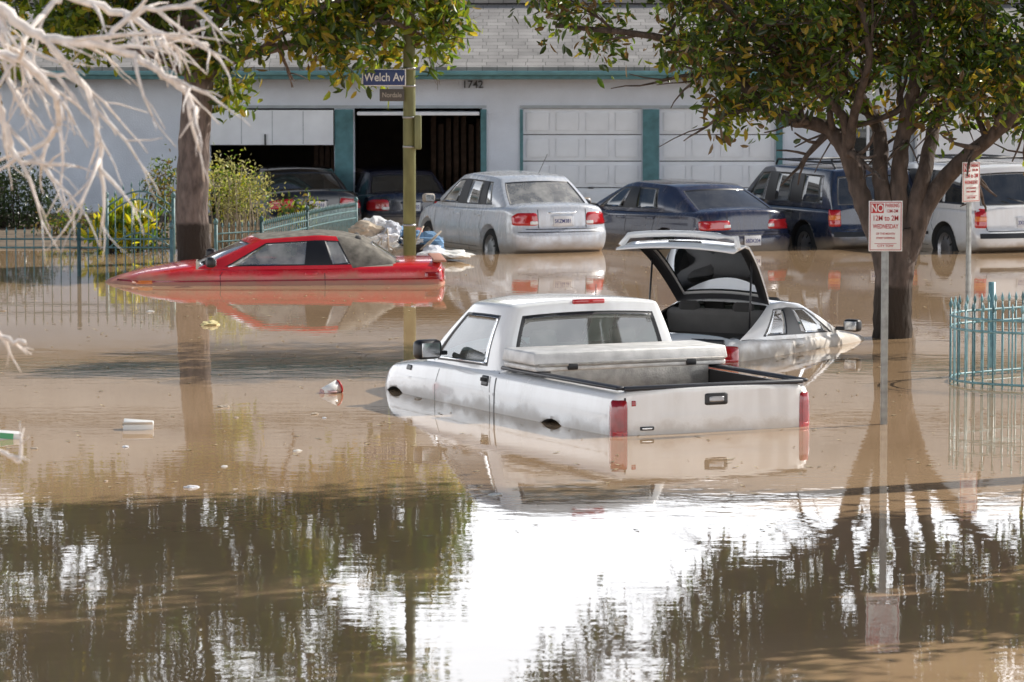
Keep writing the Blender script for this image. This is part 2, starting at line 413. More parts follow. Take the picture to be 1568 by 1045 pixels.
def ant(e,bvh,zb):
    tubeobj('antenna',[[(-.7,-.25,1.44),(-1.0,-.27,1.75)]],.004,M['trim'],e)
    decal('trunk_garnish',bvh,REAR,[(-.25,.885),(.25,.885),(.25,.91),(-.25,.91)],M['chrome'],e,off=.012)
S=sedan((.62,.66,.72),.28,.1,.28,extra=ant,wr=.31,inner=M['tan'],glass='glassdustsheen')
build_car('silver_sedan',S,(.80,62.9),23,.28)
S=sedan((.014,.02,.055),.35,.1,.14,L=4.8,W=1.78,H=1.40,deck=.98,glass='glassdark',
   tails=[([(.36,.69),(.94,.68),(.95,.83),(.40,.84)],'red',.45),([(.38,.72),(.50,.72),(.50,.77),(.38,.77)],'clear',.45)],plate='6BDK204')
S['plate']=(0,.52,'6BDK204'); S['recess']=False
S['G'].update(cols=[(1.22,.25),(1.15,.19),(-.1,-.05),(-.15,-.10),(-1.14,-.88),(-1.18,-.91),(-1.3,-.98),(-2.0,-1.15)],flags=[0,1,2,1,0,0,0])
build_car('dark_blue_sedan',S,(3.72,63.4),30,.36)
S=sedan((.006,.006,.008),.42,.0,.06,L=4.8,W=1.78,H=1.42,glass='glassdark',
   tails=[([(.42,.72),(.95,.70),(.95,.84),(.46,.90)],'red',.45)],plate='7JRT559')
build_car('black_sedan',S,(-3.35,70.7),18,.42)
S=sedan((.010,.016,.04),.5,.0,.1,L=4.4,W=1.7,H=1.42,glass='glassdark',plate='4SAM902')
build_car('blue_sedan',S,(-1.75,71.8),12,.5)
# ---------------------------------------------------------------- wagons / suvs
def suv(col,wl,metal=0,dust=.25,L=4.45,W=1.75,H=1.6,glass='glass',**kw):
    h=L/2; hw=W/2
    def rack(e,bvh,zb):
        for s in (-1,1):
            tubeobj('roof_rail',[[(.35,s*.5,H-.03),(.28,s*.5,H+.06),(-1.55,s*.5,H+.05),(-1.7,s*.5,H-.06)]],.018,M['trim'],e)
        for x in (0,-1.2): tubeobj('roof_bar',[[(x,-.52,H+.06),(x,.52,H+.06)]],.02,M['trim'],e)
        seam('bumper_strip',bvh,REAR,[[(-.8,.56),(.8,.56)]],M['trim'],e,w=.07,off=.015)
        tubeobj('rear_wiper',[[(-h+.06,.0,1.06),(-h+.12,.3,1.14)]],.008,M['trim'],e)
    S=dict(L=L,W=W,paint=paint('paint_'+str(random.random())[2:6],col,wl,metal,dust),
      ztop=[(-h,.98),(-h+.1,1.0),(-.9,1.0),(.9,.98),(1.1,1.0),(1.6,.93),(2.0,.85),(h,.7)],
      zbot=[(-h,.4),(-h+.3,.3),(-1,.25),(1,.25),(h-.3,.25),(h,.32)],
      hw=[(-h,hw*.95),(-h+.25,hw*.98),(-1.2,hw),(1.2,hw),(h-.3,hw*.94),(h,hw*.82)],
      rear=[(.2,.04),(.33,-.05),(.6,-.05),(.65,.05),(1.0,.08)],rpull=.1,
      front=[(.2,.05),(.4,0),(.6,.02),(.9,.12)],
      wheels=(1.3,-1.25),wr=.34,
      sideseams=[[(.95,.4),(.97,.8),(.93,.97)],[(-.08,.35),(-.06,.96)],[(-1.0,.5),(-.85,.7),(-.9,.97)],[(1.0,.36),(-.75,.36)]],
      handles=[(.08,.86),(-.75,.87)],handlemat=M['trim'],
      tails=[([(.70,.68),(.93,.68),(.93,.98),(.72,.98)],'red',.5),([(.71,.78),(.93,.78),(.93,.86),(.71,.86)],'amber',.5)],
      rearseams=[[(-.66,.63),(.66,.63)],[(-.67,.64),(-.67,.97)],[(.67,.64),(.67,.97)]],
      plate=(0,.76,'3XGH717'),strip=(.95,-.8,.55),stripmat=M['trim'],
      G=dict(cols=[(1.15,.45),(1.07,.39),(.0,.0),(-.06,-.06),(-.87,-.87),(-.92,-.92),(-1.95,-1.80),(-2.1,-1.9)],
         flags=[0,1,2,1,2,1,0],zr=[H-.08,H-.065,H-.03,H-.03,H-.03,H-.03,H-.04,H-.06],
         wb=hw-.06,wt=hw-.18,tap=[.94,.95,1,1,1,1,.99,.965],br=.05,glass=M[glass]),extra=rack,mirrormat=M['trim'])
    S.update(kw); return S
S=suv((.010,.022,.055),.33,.1,.12,glass='glassdark'); build_car('dark_blue_wagon',S,(5.78,64.0),24,.33)
S=suv((.8,.8,.79),.3,0,.15,L=4.6,W=1.8,H=1.66,glass='glassdark'); build_car('white_suv',S,(7.95,63.0),23,.30)
# ---------------------------------------------------------------- pickup
L=5.75;h=L/2;W=2.08;hw=1.04
xb=-h+2.48     # back of cab
def pickx(e,bvh,zb):
    seam('cab_bed_gap',bvh,LEFT,[[(xb-.03,.4),(xb-.03,1.18)]],M['trim'],e,w=.022,off=.003)
    seam('cab_bed_gap',bvh,RIGHT,[[(-xb+.03,.4),(-xb+.03,1.18)]],M['trim'],e,w=.022,off=.003)
    cap=mat('rail_cap',(.02,.022,.03),.4)
    z=1.175
    for s in (-1,1):
        rbox('rail_cap',(2.36,.085,.035),(xb-1.23,s*.935,z+.005),cap,e,.014)
    rbox('tailgate_cap',(.085,1.82,.04),(-h+.075,0,z+.0),cap,e,.014)
    rbox('front_rail_cap',(.05,1.8,.05),(xb-.09,0,z),cap,e,.012)
    seam('tailgate_seams',bvh,REAR,[[(-.90,.60),(-.90,1.15)],[(.90,.60),(.90,1.15)],[(-.90,.66),(.90,.66)]],M['trim'],e,w=.016)
    decal('tailgate_handle_bezel',bvh,REAR,[(-.12,1.0),(.12,1.0),(.12,1.11),(-.12,1.11)],M['trim'],e,off=.008)
    decal('tailgate_handle',bvh,REAR,[(-.075,1.03),(.075,1.03),(.075,1.08),(-.075,1.08)],M['alloy'],e,off=.02)
    decal('badge',bvh,REAR,[(.62,.80),(.76,.80),(.76,.835),(.62,.835)],M['trim'],e,off=.008)
    decal('badge_inner',bvh,REAR,[(.64,.81),(.74,.81),(.74,.825),(.64,.825)],M['chrome'],e,off=.014)
    decal('badge_round',bvh,REAR,[(.80,1.02),(.84,1.02),(.84,1.07),(.80,1.07)],M['dred'],e,off=.008)
    seam('tailgate_press',bvh,REAR,[[(-.7,.92),(.55,.92)]],S['paint'],e,w=.02,off=.006)
    for sg,ph in ((1,LEFT),(-1,RIGHT)):
        decal('door_handle_bezel',bvh,ph,[(sg*(xb+.12),.99),(sg*(xb+.27),.99),(sg*(xb+.27),1.09),(sg*(xb+.12),1.09)],M['trim'],e,off=.008)
        decal('door_handle',bvh,ph,[(sg*(xb+.14),1.03),(sg*(xb+.25),1.03),(sg*(xb+.25),1.065),(sg*(xb+.14),1.065)],M['rubber'],e,off=.03)
        decal('side_badge',bvh,ph,[(sg*1.50,1.0),(sg*1.63,1.0),(sg*1.63,1.05),(sg*1.50,1.05)],M['trim'],e,off=.008)
        seam('body_crease',bvh,ph,[[(sg*(h-.8),.93),(sg*(xb-.0),.93)],[(sg*(xb-.07),.93),(sg*(-h+.2),.93)]],S['paint'],e,w=.022,off=.006)
    alu=mat('tread_plate',(.40,.38,.35),.45,.5,var=.25,vs=10,bump=.004,bs=60)
    aluw=mat('toolbox_lid',(.70,.69,.67),.5,.2,var=.2,vs=7,bump=.002,bs=80)
    xt=xb-.50
    rbox('toolbox_body',(.62,1.66,.48),(xt,0,1.02),alu,e,.012)
    rbox('toolbox_shelf',(.66,2.0,.045),(xt,0,1.225),aluw,e,.012)
    rbox('toolbox_lid',(.69,2.04,.12),(xt,0,1.32),aluw,e,.02,taper=(.93,.985))
    rbox('toolbox_lip',(.012,1.95,.03),(xt-.348,0,1.262),alu,e,.004)
    for s in (-1,1): rbox('toolbox_latch',(.03,.10,.06),(xt-.345,s*.62,1.24),M['trim'],e,.008)
    mudm=mat('bed_mud',(.10,.085,.065),.7,var=.5,vs=5,bump=.02,bs=7)
    rbox('bed_mud',(1.4,1.6,.05),(-h+.85,0,.73),mudm,e,.01)
    rbox('brake_lamp',(.03,.34,.045),(xb+.055,0,1.765),M['red'],e,.012)
    bpy.ops.mesh.primitive_torus_add(major_radius=.19,minor_radius=.015); t=bpy.context.object; t.name='steering_wheel'; t.data.materials.append(M['inner']); t.location=(xb+.95,.38,1.22); t.rotation_euler=(0,-1.1,0); t.parent=e
    rbox('bench_seat_back',(.16,1.5,.5),(xb+.25,0,1.12),mat('bench',(.12,.12,.11),.9),e,.06,rot=(0,-.15,0))
    for s in (-1,1): rbox('headrest',(.10,.28,.16),(xb+.17,s*.42,1.42),M['seat'],e,.05)
    tubeobj('antenna',[[(1.3,-.88,1.1),(1.25,-.9,1.8)]],.004,M['trim'],e)
wl=.76
S=dict(L=L,W=W,paint=paint('white_paint',(.90,.90,.89),wl,0,.12,.15,mudmax=.5),sw=.04,drop=.02,crown=.02,
  ztop=[(-h,1.16),(xb-.05,1.16),(xb+.05,1.17),(xb+1.3,1.15),(xb+1.55,1.14),(xb+1.9,1.12),(h-.75,1.05),(h-.35,.95),(h-.1,.80),(h,.7)],
  zbot=[(-h,.62),(-h+.1,.45),(-1,.4),(1,.4),(h-.3,.35),(h,.4)],
  hw=[(-h,hw*.965),(-h+.25,hw*.985),(-1.2,hw),(1.2,hw*.99),(h-.7,hw*.96),(h,hw*.8)],
  side=[(0,.95),(.2,.985),(.45,1.0),(.75,.995),(.93,.975),(1,.95)],
  rear=[(.2,.03),(1.2,.02)],rpull=.05,front=[(.2,.05),(.4,0),(.6,.02),(.8,.08),(1.1,.3)],fpull=.4,ni=72,
  wheels=(h-.98,-h+1.25),wr=.37,ar=.43,archup=.01,
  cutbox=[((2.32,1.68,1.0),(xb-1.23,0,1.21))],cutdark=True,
  sideseams=[[(xb+.10,.45),(xb+.06,.8),(xb+.10,1.14)],[(xb+1.28,.45),(xb+1.3,.9),(xb+1.22,1.12)],[(xb+1.0,.5),(-h+1.7,.5)]],
  tails=[([(.925,.66),(1.14,.66),(1.14,1.08),(.925,1.08)],'dred',.75),([(.93,.74),(1.13,.74),(1.13,.80),(.93,.80)],'red',.75)],
  rearseams=[[(-.98,.64),(.98,.64)]],handles=[],seats=(),
  mpos=(xb+1.15,1.27),mscale=1.35,mirrormat=M['trim'],mout=.2,extra=pickx,
  G=dict(cols=[(xb+1.80,xb+1.02),(xb+1.68,xb+.95),(xb+.98,xb+.9-.22),(xb+.14,xb+.19),(xb+.0,xb+.09)],flags=[0,1,1,0],
     zr=[1.72,1.73,1.745,1.75,1.74],wb=.975,wt=.775,tap=[.95,.97,1,1,.985],bf=.2,br=.03,crown=.045,
     rows=[0,.07,.22,.38,.6,.87,.94,1.0],gr=(1,5),rr=(2,5),vs=[-1,-.88,-.6,-.3,0,.3,.6,.88,1],vr=.9,vf=.9,glass=M['glasslite'],trimw=.035))
tailL=Vector((.90,35.9)); a=math.radians(26); rdir=Vector((math.cos(a),math.sin(a)))
build_car('white_pickup_truck',S,tuple(tailL+rdir*1.04),26,wl)
# ---------------------------------------------------------------- red convertible
fab=mat('soft_top_fabric',(.17,.155,.13),.9,var=.45,vs=9,bump=.004,bs=25)
L=4.8;h=L/2;hw=.91
def convx(e,bvh,zb):
    seam('side_crease',bvh,LEFT,[[(h-.25,.72),(-h+.1,.75)]],M['dred'],e,w=.02,off=.008)
    decal('marker',bvh,LEFT,[(-h+.12,.76),(-h+.35,.76),(-h+.35,.84),(-h+.12,.84)],M['dred'],e,off=.01)
    decal('front_marker',bvh,LEFT,[(h-.75,.69),(h-.45,.69),(h-.45,.73),(h-.75,.74)],M['amber'],e,off=.008)
    rbox('tonneau',(.35,1.3,.05),(-1.55,0,.955),fab,e,.02)
    rbox('rear_spoiler',(.18,1.5,.035),(-h+.14,0,.985),S['paint'],e,.015)
    tubeobj('wiper',[[(1.0,.5,.96),(.7,.1,1.07)]],.008,M['trim'],e)
    bpy.ops.mesh.primitive_torus_add(major_radius=.18,minor_radius=.014); t=bpy.context.object; t.name='steering_wheel'; t.data.materials.append(M['inner']); t.location=(.25,.36,1.0); t.rotation_euler=(0,-1.15,0); t.parent=e
wl=.67
S=sedan((.70,.015,.025),wl,0,.06,L=L,W=1.82,H=1.36,deck=.97,extra=convx,mirrormat=M['trim'],wr=.32,arch=False,inner=M['tan'],seatm=M['seat'],
  ztop=[(-h,.93),(-h+.1,.965),(-h+.5,.965),(-1.2,.95),(.0,.92),(.8,.93),(1.2,.92),(1.8,.83),(h-.15,.72),(h,.66)],sw=.06,rpull=.07,
  front=[(.2,.05),(.4,0),(.6,.0),(.8,.2)],fpull=.5,
  sideseams=[[(.72,.35),(.74,.8),(.66,.93)],[(-.70,.3),(-.68,.93)]],handles=[(-.5,.82)],strip=None,
  seats=(-.25,-.95),
  G=dict(cols=[(1.10,.16),(1.03,.11),(-.70,-.58),(-.74,-.62),(-1.12,-.88),(-1.18,-.94),(-1.72,-1.16)],flags=[0,1,2,1,3,3],
    zr=[1.28,1.29,1.34,1.34,1.32,1.31,1.25],wb=.85,wt=.64,tap=[.94,.96,1,1,.97,.96,.88],rearmat=3,roofmat=fab,vr=.6,glass=M['glassdustsheen'],gr=(1,4)))
build_car('red_convertible',S,(-.9,56.6),94,wl)
# ---------------------------------------------------------------- white hatchback with open hatch
L=4.15;h=L/2;hw=.83
def hatx(e,bvh,zb):
    white=S['paint']
    hx,hz=-.60,1.27; ang=math.radians(35); Ln=1.36
    V=[];F=[];MI=[]
    nu,nv=12,10
    nrm=Vector((math.sin(ang),0,math.cos(ang)))
    def pt(u,v,o):
        s=u*Ln; wdt=(.56+.16*u-.05*max(0,u-.8))*v
        bulge=.10*math.sin(math.pi*min(1,u*.9))+.05*(1-v*v)
        bend=-(u-.8)*1.1 if u>.8 else 0
        return Vector((hx,wdt,hz))+Vector((-math.cos(ang),0,math.sin(ang)))*s+nrm*(bulge+bend+o)
    for layer,o in ((0,0),(1,-.035)):
        for i in range(nu+1):
            for j in range(nv+1): V.append(pt(i/nu,-1+2*j/nv,o))
    A_=(nu+1)*(nv+1)
    for i in range(nu):
        for j in range(nv):
            gl=(1<=i<8 and 1<=j<nv-1)
            q=(i*(nv+1)+j,i*(nv+1)+j+1,(i+1)*(nv+1)+j+1,(i+1)*(nv+1)+j)
            if gl: F.append(q); MI.append(2)
            else:
                F.append(q); MI.append(0); F.append(tuple(A_+k for k in q[::-1])); MI.append(1)
    for i in range(nu):
        for j in (0,nv):
            a_=i*(nv+1)+j; b_=(i+1)*(nv+1)+j; F.append((a_,b_,A_+b_,A_+a_)); MI.append(0)
    for j in range(nv):
        for i in (0,nu):
            a_=i*(nv+1)+j; F.append((a_,a_+1,A_+a_+1,A_+a_)); MI.append(0)
    newobj('open_hatch',V,F,[white,M['trim'],M['glass']],e,True,MI)
    V=[];F=[]
    pp=[pt(.95,v,.0)+nrm*(.13 if abs(v)<.95 else .0) for v in (-1,-.92,-.6,-.2,.2,.6,.92,1)]
    tube(V,F,pp,[.035]*len(pp),10); newobj('spoiler',V,F,white,e,True)
    p0=pt(.86,0,-.045); rbox('wiper_motor_cover',(.10,.4,.03),p0,M['inner'],e,.01,rot=(0,ang,0))
    for s in (-1,1):
        p=pt(.55,s*.93,-.04); tubeobj('gas_strut',[[(-1.25,s*.62,.93),(p.x,p.y,p.z)]],.011,M['trim'],e)
    rbox('cargo_trim',(.06,1.3,.10),(-h+.16,0,.90),M['trim'],e,.02)
    rbox('rear_seat',(.14,1.2,.42),(-.75,0,1.0),M['seat'],e,.05,rot=(0,-.3,0))
    for s in (-1,1): rbox('headrest',(.09,.26,.17),(-.80,s*.33,1.2),M['inner'],e,.05)
wl=.74
S=sedan((.90,.90,.89),wl,0,.08,L=L,W=1.68,H=1.32,deck=.97,extra=hatx,mirrormat=M['trim'],arch=False,
  ztop=[(-h,.88),(-h+.12,.95),(-h+.5,.97),(-.9,.95),(.6,.90),(.85,.91),(1.3,.86),(1.75,.81),(h-.12,.76),(h,.62)],
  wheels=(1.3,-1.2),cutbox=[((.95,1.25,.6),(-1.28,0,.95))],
  sideseams=[[(.75,.35),(.77,.8),(.70,.9)],[(-.55,.3),(-.5,.9)]],handles=[(-.35,.8)],
  tails=[([(.40,.70),(.92,.70),(.92,.88),(.42,.88)],'red',.5)],
  seats=(.05,None),
  G=dict(cols=[(1.0,.17),(.94,.12),(-.44,-.32),(-.48,-.36),(-1.30,-.58),(-1.75,-.66)],flags=[0,1,2,1,0],zr=[1.23,1.24,1.28,1.28,1.27,1.25],
    wb=.78,wt=.60,tap=[.93,.95,1,1,.97,.92],rearpane=False,glass=M['glassdustsheen']))
build_car('white_hatchback',S,(1.62,43.7),-29,wl,pitch=.8)
# ---------------------------------------------------------------- ground & water
def gz(x,y):
    z=-.9
    t=min(1,max(0,(y-58)/13)); z=-.9+.5*t*t*(3-2*t)
    if x<-3.9 and y>60:
        b=min(1,(y-60)/4)*min(1,(-3.9-x)/1.0); z=z+(.05-z)*b
    if y>73.5: z=max(z,-.40)
    return z
xs=[-3000,-800,-200,-60]+[i*.75 for i in range(-40,41)]+[60,200,800,3000]
ys=[-3000,-600,-100,-20,0,10]+[15+i*.8 for i in range(90)]+[100,200,800,3000]
V=[(x,y,gz(x,y)+(.02*noise.noise((x*.9,y*.9,0)) if abs(x)<40 and 0<y<100 else 0)) for y in ys for x in xs]
nx=len(xs); F=[(j*nx+i,j*nx+i+1,(j+1)*nx+i+1,(j+1)*nx+i) for j in range(len(ys)-1) for i in range(nx-1)]
newobj('ground',V,F,mat('soil',(.16,.12,.08),.95,var=.4,vs=3,bump=.02,bs=8),None,True)
m,n,p=nt('flood_water'); L_=n.links.new
tc=N(n,'ShaderNodeTexCoord')
no=N(n,'ShaderNodeTexNoise'); no.inputs['Scale'].default_value=.35; no.inputs['Detail'].default_value=6; L_(tc.outputs['Object'],no.inputs['Vector'])
cr=N(n,'ShaderNodeValToRGB'); cr.color_ramp.elements[0].position=.3; cr.color_ramp.elements[0].color=(.42,.275,.155,1); cr.color_ramp.elements[1].position=.75; cr.color_ramp.elements[1].color=(.54,.37,.22,1)
L_(no.outputs[0],cr.inputs[0]); L_(cr.outputs[0],p.inputs['Base Color'])
p.inputs['Roughness'].default_value=.012; p.inputs['IOR'].default_value=1.38
def wb_(scale,dist,prev,det=2,st=(1,1,1)):
    mp=N(n,'ShaderNodeMapping'); mp.inputs['Scale'].default_value=st; L_(tc.outputs['Object'],mp.inputs[0])
    a=N(n,'ShaderNodeTexNoise'); a.inputs['Scale'].default_value=scale; a.inputs['Detail'].default_value=det; L_(mp.outputs[0],a.inputs['Vector'])
    b=N(n,'ShaderNodeBump'); b.inputs['Strength'].default_value=1; b.inputs['Distance'].default_value=dist; L_(a.outputs[0],b.inputs['Height'])
    if prev: L_(prev.outputs[0],b.inputs['Normal'])
    return b
b1=wb_(1.2,.0012,None); b2=wb_(4,.0008,b1,3,(.7,1.2,1))
L_(b2.outputs[0],p.inputs['Normal'])
newobj('flood_water',[(-3000,-3000,0),(3000,-3000,0),(3000,3000,0),(-3000,3000,0)],[(0,1,2,3)],m)
# ---------------------------------------------------------------- house
HY=73.0
hs=empty('garage_building')
stucco=mat('stucco',(.66,.71,.79),.9,var=.09,vs=1.5,bump=.008,bs=40,tide=(.02,(.4,.34,.27)))
teal=mat('teal_paint',(.075,.19,.21),.6,var=.25,vs=6)
door_m=mat('garage_door_white',(.80,.83,.87),.55,var=.08,vs=2)
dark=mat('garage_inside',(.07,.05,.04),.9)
def hx(px): return (px-784)/FP*HY
def hz(py): return at(784,py,HY).z
def box(name,x0,x1,y0,y1,z0,z1,m,p=hs,bev=0): return rbox(name,(x1-x0,y1-y0,z1-z0),((x0+x1)/2,(y0+y1)/2,(z0+z1)/2),m,p,bev)
zt=hz(166)
openings=[(322,512),(543,738),(800,983),(1010,1187)]
edges=[-16]+[hx(v) for o in openings for v in o]+[hx(1303),hx(1352),20]
segs=[(edges[0],edges[1]),(edges[2],edges[3]),(edges[4],edges[5]),(edges[6],edges[7]),(edges[8],edges[9]),(edges[10],edges[11])]
def wbox(name,x0,x1,y0,y1,z0,z1,m):
    o=box(name,x0,x1,y0,y1,z0,z1,m); o.data.transform(Matrix.Translation(o.location)); o.location=(0,0,0); return o
for a_,b_ in segs: wbox('wall',a_,b_,HY,HY+.25,-.9,zt,stucco)
wbox('wall_under_window',hx(1303),hx(1352),HY,HY+.25,-.9,.9,stucco)
wbox('wall_header',-16,20,HY,HY+.25,zt,2.9,stucco)
box('window_glass',hx(1303),hx(1352),HY+.1,HY+.13,.9,zt,M['glassdark'])
for x in (1303,1327,1350): box('window_frame',hx(x),hx(x)+.05,HY+.04,HY+.098,.9,zt,door_m)
def tb(x0,x1,z0,z1,d=.04): box('trim_board',hx(x0),hx(x1),HY-d,HY-.002,z0,z1,teal,hs,.004)
tb(513,541,-.9,zt-.02,.06); tb(736,745,-.9,zt-.02); tb(984,1009,-.9,zt-.02,.06); tb(1188,1198,-.9,zt-.02); tb(796,801,-.9,zt-.02,.03)
greytrim=mat('grey_trim',(.38,.42,.45),.7)
box('header_board',hx(322),hx(745),HY-.035,HY-.003,zt,zt+.05,greytrim); box('header_board',hx(796),hx(1198),HY-.035,HY-.003,zt,zt+.05,greytrim)
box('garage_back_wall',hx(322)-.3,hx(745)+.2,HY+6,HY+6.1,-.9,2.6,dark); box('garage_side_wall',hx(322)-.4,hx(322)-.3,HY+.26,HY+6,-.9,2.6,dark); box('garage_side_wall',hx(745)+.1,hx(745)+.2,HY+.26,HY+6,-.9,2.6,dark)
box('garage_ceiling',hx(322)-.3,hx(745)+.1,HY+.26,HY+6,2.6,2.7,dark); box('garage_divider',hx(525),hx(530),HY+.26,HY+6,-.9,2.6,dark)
wood=mat('stored_wood',(.12,.07,.045),.8,var=.4,vs=8)
for k in range(7): box('stored_shelf',hx(655+12*k),hx(663+12*k),HY+3,HY+3.4,-.4,1.9-.1*((k*3)%4),wood)
for k in range(5): box('stored_box',hx(470+9*k),hx(477+9*k),HY+2.6,HY+3,-.4,1.7-.1*(k%3),wood)
def gdoor(x0,x1,z0,z1,rows,cols,y=HY+.09):
    X0,X1=hx(x0)+.005,hx(x1)-.005
    ph=(z1-z0)/rows; pw=(X1-X0)/cols
    for r in range(rows):
        box('door_panel',X0,X1,y,y+.05,z0+r*ph+.008,z0+(r+1)*ph-.008,door_m,hs,.004)
        for c in range(cols):
            box('door_field',X0+c*pw+.06,X0+(c+1)*pw-.06,y-.02,y-.001,z0+r*ph+.07,z0+(r+1)*ph-.07,door_m,hs,.016)
    box('door_gap_backing',X0,X1,y+.052,y+.06,z0,z1,M['inner'])
gdoor(800,983,-.4,zt,5,4); gdoor(1010,1187,-.4,zt,5,4)
for dx_ in (905,1098): rbox('door_handle',(.1,.03,.03),(hx(dx_),HY+.05,.55),M['trim'],hs,.008)
box('tilt_door',hx(323),hx(511),HY-.12,HY-.07,hz(222),zt-.03,door_m,hs,.006)
for k in range(1,4): box('tilt_door_groove',hx(323)+k*.55,hx(323)+k*.55+.012,HY-.124,HY-.121,hz(222)+.02,zt-.05,greytrim)
rbox('latch',(.03,.03,.2),(hx(407),HY-.14,hz(214)),M['trim'],hs,.005)
box('tilt_door_2',hx(548),hx(734),HY-.3,HY+1.9,zt-.12,zt-.06,door_m,hs,.006)
# roof
roofm,n,p=nt('shingles'); L_=n.links.new
tc=N(n,'ShaderNodeTexCoord'); br=N(n,'ShaderNodeTexBrick'); br.inputs['Scale'].default_value=1; br.inputs['Brick Width'].default_value=.26; br.inputs['Row Height'].default_value=.17; br.inputs['Mortar Size'].default_value=.008; br.inputs['Mortar Smooth'].default_value=.5
br.inputs['Color1'].default_value=(.34,.325,.31,1); br.inputs['Color2'].default_value=(.26,.25,.24,1); br.inputs['Mortar'].default_value=(.12,.115,.11,1); br.offset_frequency=2; br.offset=.37; br.squash=1.3; br.squash_frequency=3
wn=N(n,'ShaderNodeTexNoise'); wn.inputs['Scale'].default_value=9; L_(tc.outputs['Object'],wn.inputs['Vector'])
vm=N(n,'ShaderNodeMix',data_type='VECTOR'); vm.inputs[0].default_value=.03; L_(tc.outputs['Object'],vm.inputs[4]); L_(wn.outputs['Color'],vm.inputs[5]); L_(vm.outputs[1],br.inputs['Vector'])
n2=N(n,'ShaderNodeTexNoise'); n2.inputs['Scale'].default_value=1.5; n2.inputs['Detail'].default_value=8; L_(tc.outputs['Object'],n2.inputs['Vector'])
mx=N(n,'ShaderNodeMix',data_type='RGBA',blend_type='OVERLAY'); mx.inputs[0].default_value=.5; L_(br.outputs[0],mx.inputs[6]); L_(n2.outputs[0],mx.inputs[7]); L_(mx.outputs[2],p.inputs['Base Color']); p.inputs['Roughness'].default_value=.95
roofd=mat('dark_ridge',(.07,.07,.075),.9,var=.3)
def slope(name,x0,x1,y0,z0,y1,z1,m,th=.08):
    ln=math.hypot(y1-y0,z1-z0); an=math.atan2(z1-z0,y1-y0)
    o=rbox(name,(x1-x0,ln,th),(0,0,0),m,hs,0); o.location=((x0+x1)/2,(y0+y1)/2,(z0+z1)/2); o.rotation_euler=(an,0,0); return o
ye=HY-.75; 
slope('roof_front',-16.3,20.3,ye,2.68,HY+2.4,3.78,roofm)
box('roof_vent_band',-16.3,20.3,HY+2.42,HY+2.55,3.6,3.95,roofd)
slope('roof_upper',-16.3,20.3,HY+2.3,3.88,HY+7.6,6.0,roofm)
slope('roof_back',-16.3,20.3,HY+7.6,6.0,HY+15,2.9,roofm)
box('house_back_wall',-16,20,HY+13,HY+13.2,-.9,3.2,stucco); box('house_end_wall',-16,-15.8,HY+.26,HY+12.9,-.9,3.6,stucco); box('house_end_wall',19.8,20,HY+.26,HY+12.9,-.9,3.6,stucco)
box('fascia',-16.3,20.3,ye-.06,ye-.01,2.50,2.64,teal,hs,.006)
box('gutter',-16.3,20.3,ye-.13,ye-.063,2.57,2.65,mat('gutter_teal',(.12,.27,.29),.5),hs,.02)
box('soffit',-16.3,20.3,ye,HY-.003,2.62,2.64,stucco)
for k in range(26): 
    x=-15+k*1.36
    box('rafter_tail',x,x+.07,ye,HY-.003,2.50,2.615,stucco)
text('house_number','1742',.19,(hx(724),HY-.03,hz(130)),(math.pi/2,0,0),M['trim'],hs,ext=.015)
wing=mat('wing_white',(.82,.83,.84),.9,var=.05,vs=2,bump=.004,bs=40)
box('wing_wall',hx(1400),19.5,HY-.5,HY-.004,-.9,2.42,wing)
tubeobj('downspout',[[(hx(1395),HY-.08,-.4),(hx(1395),HY-.08,2.4)]],.04,greytrim,hs)
# ---------------------------------------------------------------- trees
bark=mat('bark',(.15,.115,.10),.95,var=.5,vs=12,bump=.04,bs=16,stretch=(1,1,.35),tide=(.50,(.035,.024,.018)))
bark2=mat('bark_dark',(.095,.07,.058),.95,var=.5,vs=12,bump=.04,bs=16,stretch=(1,1,.35),tide=(.50,(.04,.028,.02)))
greens=[leafmat('leaf_a',(.045,.08,.012)),leafmat('leaf_b',(.085,.13,.016)),leafmat('leaf_c',(.19,.21,.02)),leafmat('leaf_d',(.30,.21,.03)),leafmat('leaf_e',(.12,.07,.03)),leafmat('leaf_f',(.03,.045,.012))]
class Tree: 
    def __init__(s): s.V=[];s.F=[];s.leaf=[]
def rnd(): return Vector((random.gauss(0,1),random.gauss(0,1),random.gauss(0,1))).normalized()
def grow(T,p,d,L,r,lvl,up=.15,nch=3,spread=.8):
    n=max(3,int(L/.22)); path=[p.copy()]; q=p.copy(); dd=d.normalized()
    for i in range(n):
        dd=(dd+rnd()*.22+Vector((0,0,up*.35))).normalized(); q=q+dd*L/n; path.append(q.copy())
    rad=[r*(1-.55*i/n) for i in range(n+1)]
    tube(T.V,T.F,path,rad,6 if lvl<2 else 8)
    if lvl==0:
        for i in range(max(1,n//2),n+1): T.leaf.append(path[i])
        return
    for k in range(nch):
        i=random.randint(int(n*.35),n); c=(path[i]-path[i-1]).normalized()
        nd=(c+rnd()*spread+Vector((0,0,up))).normalized()
        grow(T,path[i],nd,L*random.uniform(.55,.8),rad[i]*.62,lvl-1,up,nch,spread)
    grow(T,path[-1],dd,L*.6,rad[-1]*.9,lvl-1,up,nch,spread)
